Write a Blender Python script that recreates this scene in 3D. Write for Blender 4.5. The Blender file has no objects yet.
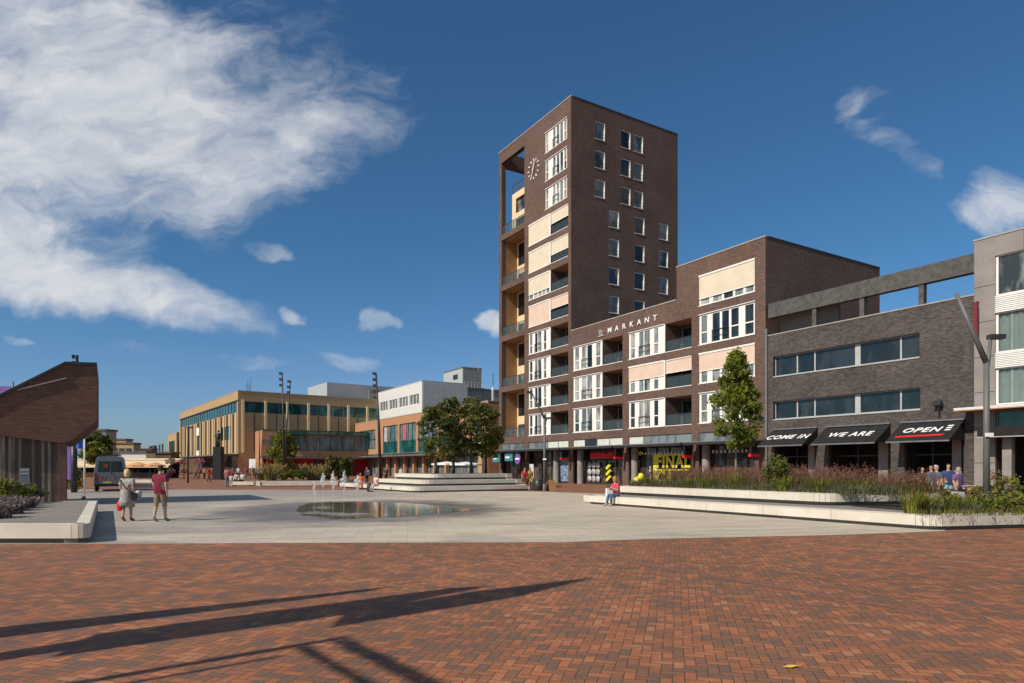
import bpy, bmesh, math, random
from mathutils import Vector, Matrix, Quaternion, noise as mnoise
R = math.radians
sc = bpy.context.scene
col = sc.collection
rnd = random.Random(7)

# ------------------------------------------------------------------ camera, sky, sun, exposure
H, F, CX, YH = 1.78, 660.0, 512.0, 467.0          # eye height, focal length (px), principal column, horizon row
cam = bpy.data.cameras.new('camera'); co = bpy.data.objects.new('camera', cam); col.objects.link(co)
co.location = (0, 0, H); co.rotation_euler = (R(90), 0, 0)
cam.sensor_width = 36; cam.lens = F / 1024 * 36; cam.shift_y = (YH - 341.5) / 1024
cam.clip_start = .1; cam.clip_end = 6000
sc.camera = co
sc.view_settings.view_transform = 'Standard'; sc.view_settings.look = 'None'
sc.view_settings.exposure = 0.0; sc.view_settings.gamma = 1; sc.view_settings.use_curve_mapping = False

SUN_EL = R(39.0)
SAZ = R(38.5)                                      # direction in which shadows fall, from +X towards +Y
L = Vector((math.cos(SAZ), math.sin(SAZ), 0)); M_ = Vector((-L.y, L.x, 0))
sun = bpy.data.lights.new('sun', 'SUN'); sun.energy = 4.6; sun.angle = R(.5); sun.color = (1, .90, .755)
so = bpy.data.objects.new('sun', sun); col.objects.link(so)
so.rotation_euler = Vector((L.x * math.cos(SUN_EL), L.y * math.cos(SUN_EL), -math.sin(SUN_EL))).to_track_quat('-Z', 'Y').to_euler()
so.location = (-30, -20, 60)


class NT:                                           # tiny helper to write node maths
    def __init__(s, tree): s.t = tree; s.n = tree.nodes; s.l = tree.links
    def new(s, typ, **kw):
        n = s.n.new(typ)
        for k, v in kw.items(): setattr(n, k, v)
        return n
    def put(s, sock, v):
        if v is None: return
        if isinstance(v, bpy.types.NodeSocket): s.l.new(v, sock)
        else:
            if isinstance(v, (tuple, list)) and sock.type == 'RGBA' and len(v) == 3: v = (*v, 1)
            sock.default_value = v
    def m(s, op, a, b=None, c=None, clamp=False):
        n = s.n.new('ShaderNodeMath'); n.operation = op; n.use_clamp = clamp
        s.put(n.inputs[0], a); s.put(n.inputs[1], b)
        if c is not None: s.put(n.inputs[2], c)
        return n.outputs[0]
    def add(s, a, b): return s.m('ADD', a, b)
    def sub(s, a, b): return s.m('SUBTRACT', a, b)
    def mul(s, a, b): return s.m('MULTIPLY', a, b)
    def div(s, a, b): return s.m('DIVIDE', a, b)
    def mix(s, f, a, b, blend='MIX'):
        n = s.n.new('ShaderNodeMix'); n.data_type = 'RGBA'; n.blend_type = blend
        s.put(n.inputs[0], f); s.put(n.inputs[6], a); s.put(n.inputs[7], b); return n.outputs[2]
    def sm(s, x, lo, hi, a=0., b=1.):
        n = s.n.new('ShaderNodeMapRange'); n.interpolation_type = 'SMOOTHSTEP'
        s.put(n.inputs[0], x); s.put(n.inputs[1], lo); s.put(n.inputs[2], hi); s.put(n.inputs[3], a); s.put(n.inputs[4], b)
        return n.outputs[0]
    def xyz(s, v):
        n = s.n.new('ShaderNodeSeparateXYZ'); s.put(n.inputs[0], v); return n.outputs
    def vec(s, x, y, z=0.):
        n = s.n.new('ShaderNodeCombineXYZ'); s.put(n.inputs[0], x); s.put(n.inputs[1], y); s.put(n.inputs[2], z); return n.outputs[0]
    def noise(s, v, scale, det=4., rough=.55, dist=0.):
        n = s.n.new('ShaderNodeTexNoise'); s.put(n.inputs['Vector'], v)
        n.inputs['Scale'].default_value = scale; n.inputs['Detail'].default_value = det
        n.inputs['Roughness'].default_value = rough; n.inputs['Distortion'].default_value = dist
        return n.outputs['Fac']
    def ramp(s, f, stops):
        n = s.n.new('ShaderNodeValToRGB'); s.put(n.inputs[0], f)
        e = n.color_ramp.elements
        while len(e) < len(stops): e.new(.5)
        for k, (p, c) in enumerate(stops): e[k].position = p; e[k].color = (*c, 1)
        return n.outputs[0]


world = bpy.data.worlds.new('World'); sc.world = world; world.use_nodes = True
w = NT(world.node_tree)
for n in list(w.n): w.n.remove(n)
sky = w.new('ShaderNodeTexSky', sky_type='NISHITA', sun_disc=False, sun_elevation=SUN_EL,
            sun_rotation=math.atan2(-L.x, -L.y), altitude=0, air_density=1.0, dust_density=.6, ozone_density=2.2)
tc = w.new('ShaderNodeTexCoord')
dx, dy, dz = w.xyz(tc.outputs['Generated'])
dyc = w.m('MAXIMUM', dy, .12)
a = w.div(dx, dyc); e = w.div(dz, dyc)              # direction of the sky seen over the square
wn = w.noise(w.vec(a, e, 0.), 3.2, 5., .55)
wn2 = w.noise(w.vec(a, e, 3.7), 3.0, 5., .55)
a2 = w.add(a, w.mul(w.sub(wn, .5), .30)); e2 = w.add(e, w.mul(w.sub(wn2, .5), .22))


def blob(cx, cy, rx, ry, rot=0., soft=1., k=1.):
    ca, sa = math.cos(R(rot)), math.sin(R(rot))
    x = w.sub(a2, cx); y = w.sub(e2, cy)
    u_ = w.div(w.add(w.mul(x, ca), w.mul(y, sa)), rx); v_ = w.div(w.sub(w.mul(y, ca), w.mul(x, sa)), ry)
    r2 = w.add(w.mul(u_, u_), w.mul(v_, v_))
    return w.mul(w.sm(r2, 1.0 + soft * .3, .0), k)


def pxa(x): return (x - CX) / F
def pye(y): return (YH - y) / F
blobs = [(pxa(40), pye(120), .46, .185, 8, 1, 1.0), (pxa(190), pye(140), .34, .15, 12, 1, .78), (pxa(-60), pye(60), .50, .22, 0, 1, .9),
         (pxa(20), pye(268), .30, .095, -12, 1, 1.0), (pxa(110), pye(292), .30, .066, -8, 1, 1.0), (pxa(-120), pye(230), .5, .16, 0, 1, .9),
         (pxa(310), pye(110), .17, .13, 40, 1.4, .40), (pxa(230), pye(30), .22, .10, 0, 1.5, .36), (pxa(265), pye(241), .06, .013, -14, 1.2, .42), (pxa(200), pye(232), .07, .03, 0, 1, .35),
         (pxa(311), pye(312), .026, .013, -8, 1, .62), (pxa(384), pye(316), .017, .010, 0, 1.6, .40), (pxa(486), pye(320), .040, .020, -12, 1, .95),
         (pxa(372), pye(354), .050, .018, -5, 1.6, .42), (pxa(262), pye(362), .085, .014, 0, 1.6, .36), (pxa(12), pye(348), .06, .014, 0, 1, .7), (pxa(160), pye(362), .11, .02, 0, 1, .3), (pxa(350), pye(395), .08, .014, 0, 1, .25),
         (pxa(875), pye(122), .085, .055, -22, 1.8, .44), (pxa(920), pye(165), .10, .026, -36, 1.8, .36), (pxa(1005), pye(210), .09, .030, 14, 1, .75), (pxa(1045), pye(192), .09, .05, 20, 1, .7)]
mask = 0.
for b in blobs: mask = w.m('MAXIMUM', mask, blob(*b))
st1 = w.noise(w.vec(w.add(w.mul(a2, .8), w.mul(e2, .5)), w.sub(w.mul(e2, 2.6), w.mul(a2, .5)), 1.3), 4.5, 9., .62, .35)   # streaky cirrus texture
st2 = w.noise(w.vec(a2, w.mul(e2, 1.6), 8.1), 11., 7., .6)
tex = w.add(w.mul(st1, .72), w.mul(st2, .28))
dens = w.sm(w.add(w.mul(mask, 1.15), w.mul(w.sub(tex, .60), 2.35)), .0, 1.12)
dens = w.mul(dens, w.sm(mask, 0., .12))
dens = w.mul(dens, .93)
hs = w.new('ShaderNodeHueSaturation'); w.put(hs.inputs['Color'], sky.outputs[0]); hs.inputs['Saturation'].default_value = 1.0; hs.inputs['Value'].default_value = 1.0
hs.inputs['Hue'].default_value = .5
shade = w.mix(w.sm(st2, .35, .7), (7.1, 7.5, 8.1), (8.7, 8.8, 9.0))
skb = w.mix(1., hs.outputs[0], w.mix(w.sm(e, .0, .35), (.64, .83, 1.17), (.44, .80, 1.03)), 'MULTIPLY')
skyc = w.mix(dens, skb, shade)
bn_ = w.noise(w.vec(dx, dy, w.mul(dz, 2.2)), 2.3, 7., .58)                 # broken cloud added behind the camera, unseen, for whiter fill light
bk = w.mul(w.mul(w.sm(bn_, .44, .62), w.sm(dy, .08, -.25)), w.sm(dz, .02, .2))
skyc = w.mix(w.mul(bk, .85), skyc, (7.6, 7.6, 7.7))
bg = w.new('ShaderNodeBackground'); w.put(bg.inputs[0], skyc); bg.inputs[1].default_value = .087
wo = w.new('ShaderNodeOutputWorld'); w.l.new(bg.outputs[0], wo.inputs[0])

# ------------------------------------------------------------------ helpers
def G(px, py):                                     # where a ground contact seen in the survey picture lies, in metres
    d = H * F / (py - YH); return Vector(((px - CX) / F * d, d, 0))
def P(px, d, z=0): return Vector(((px - CX) / F * d, d, z))
def Z(py, d): return H + (YH - py) / F * d


U = Vector((.522, -.853, 0)).normalized(); V = Vector((-U.y, U.x, 0))   # street front direction, and into the block
UANG = math.atan2(U.y, U.x)
O = Vector((6.35, 71.0, 0))                        # near corner of the tower


def S(px, c=0.):                                   # distance along the front (at setback c) of a column of the survey
    k = px - CX; o = O + V * c
    return (k * o.y - F * o.x) / (F * U.x - U.y * k)


MATS = {}
def newmat(name):
    m = bpy.data.materials.new(name); m.use_nodes = True
    t = NT(m.node_tree); b = t.n['Principled BSDF']; MATS[name] = m
    return m, t, b


def pm(name, c, rough=.7, var=.18, scale=2.5, metal=0., spec=.4, bump=0., c2=None, uv=False, trans=0.):
    m, t, b = newmat(name)
    g = t.new('ShaderNodeNewGeometry'); pos = g.outputs['Position']
    n1 = t.noise(pos, scale, 6., .6)
    lo = tuple(x * (1 - var) for x in c); hi = tuple(min(1, x * (1 + var)) for x in (c2 or c))
    if c2: lo = c; hi = c2
    t.put(b.inputs['Base Color'], t.mix(t.sm(n1, .3, .7), lo, hi))
    b.inputs['Roughness'].default_value = rough; b.inputs['Metallic'].default_value = metal
    b.inputs['Specular IOR Level'].default_value = spec
    if trans: b.inputs['Transmission Weight'].default_value = trans
    if bump:
        bp = t.new('ShaderNodeBump'); bp.inputs['Strength'].default_value = bump; bp.inputs['Distance'].default_value = .02
        t.put(bp.inputs['Height'], t.noise(pos, scale * 8, 4., .6)); t.put(b.inputs['Normal'], bp.outputs[0])
    return m


def brickmat(name, c1, c2, mortar, bw=.22, rh=.07, patch=.38, msize=.010):
    m, t, b = newmat(name)
    uv = t.new('ShaderNodeUVMap').outputs[0]
    br = t.new('ShaderNodeTexBrick'); t.put(br.inputs['Vector'], uv)
    br.inputs['Scale'].default_value = 1; br.inputs['Brick Width'].default_value = bw; br.inputs['Row Height'].default_value = rh
    br.inputs['Mortar Size'].default_value = msize; br.inputs['Mortar Smooth'].default_value = .2; br.inputs['Bias'].default_value = 0
    br.inputs['Color1'].default_value = (*c1, 1); br.inputs['Color2'].default_value = (*c2, 1); br.inputs['Mortar'].default_value = (*mortar, 1)
    g = t.new('ShaderNodeNewGeometry').outputs['Position']
    n = t.noise(g, .35, 6., .62); n2 = t.noise(uv, 3.2, 3., .6)
    x, y, _ = t.xyz(uv)
    n3 = t.noise(t.vec(t.mul(x, 2.2), t.mul(y, 9.), 0.), 1., 3., .7)
    f = t.add(t.mul(t.sub(n, .5), patch * 2.2), t.add(t.mul(t.sub(n2, .5), patch * 1.2), t.mul(t.sub(n3, .5), patch * 2.0)))
    f = t.add(f, 1.0)
    mx = t.new('ShaderNodeMix'); mx.data_type = 'RGBA'; mx.blend_type = 'MULTIPLY'; mx.inputs[0].default_value = 1
    t.put(mx.inputs[6], br.outputs['Color']); t.put(mx.inputs[7], t.vec(f, f, f))
    t.put(b.inputs['Base Color'], mx.outputs[2]); b.inputs['Roughness'].default_value = .85; b.inputs['Specular IOR Level'].default_value = .25
    bp = t.new('ShaderNodeBump'); bp.inputs['Strength'].default_value = .5; bp.inputs['Distance'].default_value = .01; bp.invert = True
    t.put(bp.inputs['Height'], br.outputs['Fac']); t.put(b.inputs['Normal'], bp.outputs[0])
    return m


def glassmat(name, c, rough=.04, curtain=None, spec=.6):
    m, t, b = newmat(name)
    g = t.new('ShaderNodeNewGeometry').outputs['Position']
    c2 = curtain or tuple(x * 1.9 + .012 for x in c)
    x, y, z = t.xyz(g)
    n = t.noise(t.vec(t.mul(x, .9), t.mul(y, .9), t.mul(z, .35)), 1.0, 3., .6)
    t.put(b.inputs['Base Color'], t.mix(t.sm(n, .42, .62), c, c2))
    b.inputs['Roughness'].default_value = rough; b.inputs['Specular IOR Level'].default_value = spec; b.inputs['IOR'].default_value = 1.5
    n2 = t.noise(g, .8, 2., .5); bp = t.new('ShaderNodeBump'); bp.inputs['Strength'].default_value = .06; bp.inputs['Distance'].default_value = .05
    t.put(bp.inputs['Height'], n2); t.put(b.inputs['Normal'], bp.outputs[0])
    return m


def leafmat(name, c1, c2, trans=.25):
    m, t, b = newmat(name)
    g = t.new('ShaderNodeNewGeometry')
    ri = t.noise(g.outputs['Position'], 3.1, 3., .7)
    cc = t.mix(t.sm(ri, .3, .7), c1, c2)
    t.put(b.inputs['Base Color'], cc); b.inputs['Roughness'].default_value = .6; b.inputs['Specular IOR Level'].default_value = .25
    tr = t.new('ShaderNodeBsdfTranslucent'); t.put(tr.inputs[0], cc)
    mx = t.new('ShaderNodeMixShader'); mx.inputs[0].default_value = trans
    out = t.n['Material Output']; t.l.new(b.outputs[0], mx.inputs[1]); t.l.new(tr.outputs[0], mx.inputs[2]); t.l.new(mx.outputs[0], out.inputs[0])
    return m


def railglass(name):
    m, t, b = newmat(name)
    b.inputs['Base Color'].default_value = (.10, .14, .16, 1); b.inputs['Roughness'].default_value = .05
    tr = t.new('ShaderNodeBsdfTransparent'); tr.inputs[0].default_value = (.72, .80, .80, 1)
    mx = t.new('ShaderNodeMixShader'); mx.inputs[0].default_value = .62
    out = t.n['Material Output']; t.l.new(b.outputs[0], mx.inputs[1]); t.l.new(tr.outputs[0], mx.inputs[2]); t.l.new(mx.outputs[0], out.inputs[0])
    return m


class MB:
    def __init__(s, T=None): s.v = []; s.f = []; s.mi = []; s.mats = []; s.T = T; s.sm = []
    def mid(s, m):
        m = MATS[m] if isinstance(m, str) else m
        if m not in s.mats: s.mats.append(m)
        return s.mats.index(m)
    def face(s, pts, m, smooth=False, T=None):
        T = T or s.T; i0 = len(s.v)
        s.v += [tuple(T(*p)) if T else tuple(p) for p in pts]
        s.f.append(tuple(range(i0, i0 + len(pts)))); s.mi.append(s.mid(m)); s.sm.append(smooth)
    def box(s, a0, a1, c0, c1, b0, b1, m, T=None, skip=''):
        p = lambda a, c, b: (a, c, b)
        q = {'f': [(a0, c0, b0), (a1, c0, b0), (a1, c0, b1), (a0, c0, b1)], 'k': [(a1, c1, b0), (a0, c1, b0), (a0, c1, b1), (a1, c1, b1)],
             'l': [(a0, c1, b0), (a0, c0, b0), (a0, c0, b1), (a0, c1, b1)], 'r': [(a1, c0, b0), (a1, c1, b0), (a1, c1, b1), (a1, c0, b1)],
             't': [(a0, c0, b1), (a1, c0, b1), (a1, c1, b1), (a0, c1, b1)], 'b': [(a0, c1, b0), (a1, c1, b0), (a1, c0, b0), (a0, c0, b0)]}
        for k, pts in q.items():
            if k not in skip: s.face(pts, m, T=T)
    def bar(s, p0, p1, wd, m, wd2=None, T=None):    # square bar between two points
        T = T or s.T
        p0 = Vector(T(*p0) if T else p0); p1 = Vector(T(*p1) if T else p1); d = (p1 - p0).normalized()
        up = Vector((0, 0, 1)) if abs(d.z) < .9 else Vector((1, 0, 0))
        x = d.cross(up).normalized(); y = d.cross(x).normalized(); w2 = wd2 if wd2 is not None else wd
        A = [p0 + x * sx * wd / 2 + y * sy * wd / 2 for sx, sy in ((-1, -1), (1, -1), (1, 1), (-1, 1))]
        B = [p1 + x * sx * w2 / 2 + y * sy * w2 / 2 for sx, sy in ((-1, -1), (1, -1), (1, 1), (-1, 1))]
        T0 = s.T; s.T = None
        for k in range(4): s.face([A[k], A[(k + 1) % 4], B[(k + 1) % 4], B[k]], m)
        s.face(A[::-1], m); s.face(B, m); s.T = T0
    def tube(s, pts, rad, m, n=8, cap=True):
        pts = [Vector(p) for p in pts]; rings = []
        for i, p in enumerate(pts):
            d = (pts[min(i + 1, len(pts) - 1)] - pts[max(i - 1, 0)]).normalized()
            up = Vector((0, 0, 1)) if abs(d.z) < .95 else Vector((1, 0, 0))
            x = d.cross(up).normalized(); y = x.cross(d).normalized(); r = rad[i] if isinstance(rad, (list, tuple)) else rad
            rings.append([p + x * r * math.cos(2 * math.pi * k / n) + y * r * math.sin(2 * math.pi * k / n) for k in range(n)])
        i0 = len(s.v); mi = s.mid(m)
        for rg in rings: s.v += [tuple(q) for q in rg]
        for j in range(len(rings) - 1):
            for k in range(n):
                s.f.append((i0 + j * n + k, i0 + j * n + (k + 1) % n, i0 + (j + 1) * n + (k + 1) % n, i0 + (j + 1) * n + k)); s.mi.append(mi); s.sm.append(True)
        if cap:
            s.f.append(tuple(i0 + k for k in range(n))[::-1]); s.mi.append(mi); s.sm.append(False)
            s.f.append(tuple(i0 + (len(rings) - 1) * n + k for k in range(n))); s.mi.append(mi); s.sm.append(False)
    def lathe(s, prof, m, n=16, c=(0, 0, 0)):
        i0 = len(s.v); mi = s.mid(m)
        for r, z in prof: s.v += [(c[0] + r * math.cos(2 * math.pi * k / n), c[1] + r * math.sin(2 * math.pi * k / n), c[2] + z) for k in range(n)]
        for j in range(len(prof) - 1):
            for k in range(n):
                s.f.append((i0 + j * n + k, i0 + j * n + (k + 1) % n, i0 + (j + 1) * n + (k + 1) % n, i0 + (j + 1) * n + k)); s.mi.append(mi); s.sm.append(True)
    def prism(s, poly, ext, m, m2=None):           # polygon (3D points) extruded by the vector ext
        e = Vector(ext); A = [Vector(p) for p in poly]; B = [p + e for p in A]
        s.face(A, m); s.face(B[::-1], m)
        for k in range(len(A)):
            j = (k + 1) % len(A); s.face([A[k], B[k], B[j], A[j]], m2 or m)
    def sheet(s, a0, a1, b0, b1, c, holes, depth, m, mr=None, T=None):
        xs = sorted(set([a0, a1] + [min(max(v, a0), a1) for h in holes for v in h[:2]]))
        zs = sorted(set([b0, b1] + [min(max(v, b0), b1) for h in holes for v in h[2:4]]))
        inh = lambda x, z: any(h[0] < x < h[1] and h[2] < z < h[3] for h in holes)
        for j in range(len(zs) - 1):
            i = 0; zm = (zs[j] + zs[j + 1]) / 2
            while i < len(xs) - 1:
                if inh((xs[i] + xs[i + 1]) / 2, zm): i += 1; continue
                k = i
                while k < len(xs) - 1 and not inh((xs[k] + xs[k + 1]) / 2, zm): k += 1
                s.face([(xs[i], c, zs[j]), (xs[k], c, zs[j]), (xs[k], c, zs[j + 1]), (xs[i], c, zs[j + 1])], m, T=T); i = k
        for h in holes:
            q0, q1, r0, r1 = h[:4]; d = c + depth; mm = mr or m
            s.face([(q0, c, r0), (q0, d, r0), (q0, d, r1), (q0, c, r1)], mm, T=T); s.face([(q1, c, r0), (q1, d, r0), (q1, d, r1), (q1, c, r1)], mm, T=T)
            s.face([(q0, c, r1), (q1, c, r1), (q1, d, r1), (q0, d, r1)], mm, T=T)
            if r0 > b0 + .001: s.face([(q0, c, r0), (q1, c, r0), (q1, d, r0), (q0, d, r0)], mm, T=T)
    def build(s, name, parent=None, smooth=None, uv=True):
        me = bpy.data.meshes.new(name); me.from_pydata(s.v, [], s.f)
        for m in s.mats: me.materials.append(m)
        me.polygons.foreach_set('material_index', s.mi); me.polygons.foreach_set('use_smooth', s.sm)
        if uv and len(s.f) < 4000:
            ul = me.uv_layers.new(name='UVMap')
            for p in me.polygons:
                n = p.normal; ax, ay, az = abs(n.x), abs(n.y), abs(n.z)
                for li in p.loop_indices:
                    q = me.vertices[me.loops[li].vertex_index].co
                    ul.data[li].uv = (q.x, q.z) if ay >= ax and ay >= az else ((q.y, q.z) if ax >= az else (q.x, q.y))
        me.update()
        o = bpy.data.objects.new(name, me); col.objects.link(o)
        if parent: o.parent = parent
        return o


def tag(o, label=None, cat=None, group=None, kind=None):
    if label: o['label'] = label
    if cat: o['category'] = cat
    if group: o['group'] = group
    if kind: o['kind'] = kind
    return o
def thing(name, label, cat, loc=(0, 0, 0), rz=0, group=None):
    o = bpy.data.objects.new(name, None); o.empty_display_size = .3; col.objects.link(o); o.location = loc; o.rotation_euler = (0, 0, rz)
    return tag(o, label, cat, group)
def copy_tree(o, parent=None):
    c = o.copy(); col.objects.link(c)
    if parent: c.parent = parent
    for ch in [x for x in list(bpy.data.objects) if x.parent == o]: copy_tree(ch, c)
    return c
def text_obj(s, size, name, mat, parent, loc, rx=R(90), ext=.02, shear=0., offset=0., sx=1.):
    cu = bpy.data.curves.new(name, 'FONT'); cu.body = s; cu.size = size; cu.extrude = ext; cu.shear = shear; cu.offset = offset
    cu.space_character = 1.12; cu.align_x = 'CENTER'; cu.align_y = 'CENTER'; cu.resolution_u = 3
    t = bpy.data.objects.new(name + '_curve', cu); col.objects.link(t)
    me = bpy.data.meshes.new_from_object(t.evaluated_get(bpy.context.evaluated_depsgraph_get())); me.name = name
    bpy.data.objects.remove(t); bpy.data.curves.remove(cu)
    me.materials.clear(); me.materials.append(MATS[mat])
    o = bpy.data.objects.new(name, me); col.objects.link(o); o.parent = parent; o.location = loc; o.rotation_euler = (rx, 0, 0); o.scale = (sx, 1, 1)
    return o


# ------------------------------------------------------------------ materials
brickmat('brick_brown', (.175, .100, .076), (.095, .060, .050), (.12, .092, .078))
brickmat('brick_charcoal', (.120, .098, .090), (.050, .044, .044), (.078, .069, .065), patch=.5)
brickmat('brick_umber', (.20, .098, .068), (.135, .068, .052), (.09, .06, .048), bw=.3, rh=.09, patch=.2)
brickmat('brick_ochre', (.44, .305, .165), (.38, .265, .14), (.34, .25, .15), bw=.4, rh=.2, patch=.10)
brickmat('brick_salmon', (.50, .25, .13), (.40, .19, .10), (.36, .22, .14), patch=.12)
pm('white_paint', (.80, .78, .74), .45, .05); pm('blind_cream', (.66, .58, .45), .9, .05, 1.2); pm('blind_pink', (.66, .50, .40), .9, .05, 1.2)
pm('wood_tan', (.40, .215, .095), .6, .12, 1.5); pm('cream_panel', (.74, .58, .36), .6, .06)
pm('steel_dark', (.045, .047, .05), .45, .15, metal=.3); pm('steel_grey', (.20, .21, .22), .45, .12, metal=.4); pm('steel_light', (.42, .43, .43), .4, .1)
pm('lamp_grey', (.125, .125, .12), .55, .1, metal=.1); pm('leaf_fallen', (.72, .46, .05), .7, .1); pm('coping', (.36, .33, .30), .5, .1); pm('roof_felt', (.10, .10, .10), .9, .2)
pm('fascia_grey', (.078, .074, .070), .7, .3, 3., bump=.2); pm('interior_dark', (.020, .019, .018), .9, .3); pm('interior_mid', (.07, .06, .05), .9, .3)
pm('concrete_grey', (.26, .24, .22), .8, .15, 1.3, bump=.15); pm('concrete_panel', (.25, .225, .21), .8, .12, .8, bump=.1)
glassmat('glass_dark', (.010, .013, .015)); glassmat('glass_net', (.14, .155, .15), curtain=(.42, .43, .40)); glassmat('glass_curtain', (.03, .04, .042), curtain=(.26, .29, .28)); glassmat('glass_band', (.012, .017, .021), curtain=(.03, .038, .045), spec=.6)
glassmat('glass_teal', (.008, .055, .055), curtain=(.03, .14, .13)); glassmat('glass_grey', (.10, .13, .135), curtain=(.20, .23, .23)); glassmat('glass_shop', (.018, .017, .016), curtain=(.12, .10, .085))  # glass_shop: light inside the shops is put into its paler patches
railglass('rail_glass')
pm('sign_red', (.70, .015, .02), .5, .1); pm('sign_yellow', (.72, .68, .04), .5, .08); pm('sign_white', (.82, .82, .80), .5, .04); pm('sign_teal', (.05, .22, .24), .5, .1)
pm('sign_purple', (.16, .08, .32), .5, .1); pm('sign_orange', (.80, .28, .04), .5, .1); pm('black_canvas', (.014, .013, .013), .85, .25); pm('black_paint', (.012, .012, .013), .5, .1)
pm('poster_blue', (.30, .40, .50), .5, .5, 3., c2=(.04, .08, .16)); pm('poster_white', (.62, .62, .60), .5, .4, 4., c2=(.18, .20, .22))
pm('curtain_white', (.58, .60, .54), .9, .1, 3.); pm('white_metal', (.66, .65, .62), .4, .06)
pm('banner_red', (.20, .012, .02), .7, .1); pm('cloth_print', (.16, .15, .15), .85, .2, 16., c2=(.50, .46, .40)); pm('red_shop', (.42, .015, .015), .6, .3); pm('canopy_slate', (.13, .12, .125), .7, .2)
pm('bark', (.10, .085, .06), .9, .3, 8., bump=.4); pm('bark_light', (.20, .18, .13), .9, .2, 8., bump=.3)
leafmat('leaf_lime', (.15, .185, .018), (.25, .265, .035), .4); leafmat('leaf_mid', (.085, .115, .018), (.15, .17, .034), .38); leafmat('leaf_dark', (.028, .048, .012), (.06, .08, .02), .25)
leafmat('leaf_olive', (.10, .10, .025), (.17, .15, .04), .32); leafmat('leaf_yellow', (.20, .19, .03), (.30, .25, .05), .3); leafmat('leaf_blue', (.09, .13, .10), (.15, .19, .14), .2)
leafmat('grass_red', (.23, .10, .078), (.36, .18, .13), .45); leafmat('grass_straw', (.30, .22, .09), (.42, .32, .15), .3); leafmat('grass_brown', (.13, .09, .05), (.20, .14, .08), .25)
leafmat('leaf_lav', (.17, .13, .125), (.28, .21, .20), .2); leafmat('petal_pink', (.45, .08, .14), (.6, .2, .28), .2); leafmat('leaf_rust', (.22, .10, .03), (.32, .16, .05), .3)
pm('soil', (.05, .038, .028), .95, .3, 6., bump=.5)


def slabmat():                                     # pale precast concrete of the seat walls
    m, t, b = newmat('concrete_pale')
    g = t.new('ShaderNodeNewGeometry').outputs['Position']
    n = t.noise(g, .8, 6., .65); n2 = t.noise(g, 14., 5., .7); x, y, z = t.xyz(g)
    st = t.noise(t.vec(t.mul(x, 3.), t.mul(y, 3.), t.mul(z, .5)), 2.5, 5., .6)
    c = t.mix(t.sm(n, .3, .7), (.56, .51, .43), (.66, .62, .54))
    c = t.mix(t.mul(t.sm(st, .52, .75), .35), c, (.42, .37, .30)); c = t.mix(t.mul(t.sm(n2, .6, .8), .25), c, (.40, .36, .31))
    t.put(b.inputs['Base Color'], c); b.inputs['Roughness'].default_value = .75; b.inputs['Specular IOR Level'].default_value = .3
    bp = t.new('ShaderNodeBump'); bp.inputs['Strength'].default_value = .15; bp.inputs['Distance'].default_value = .01
    t.put(bp.inputs['Height'], n2); t.put(b.inputs['Normal'], bp.outputs[0])
slabmat()


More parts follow.
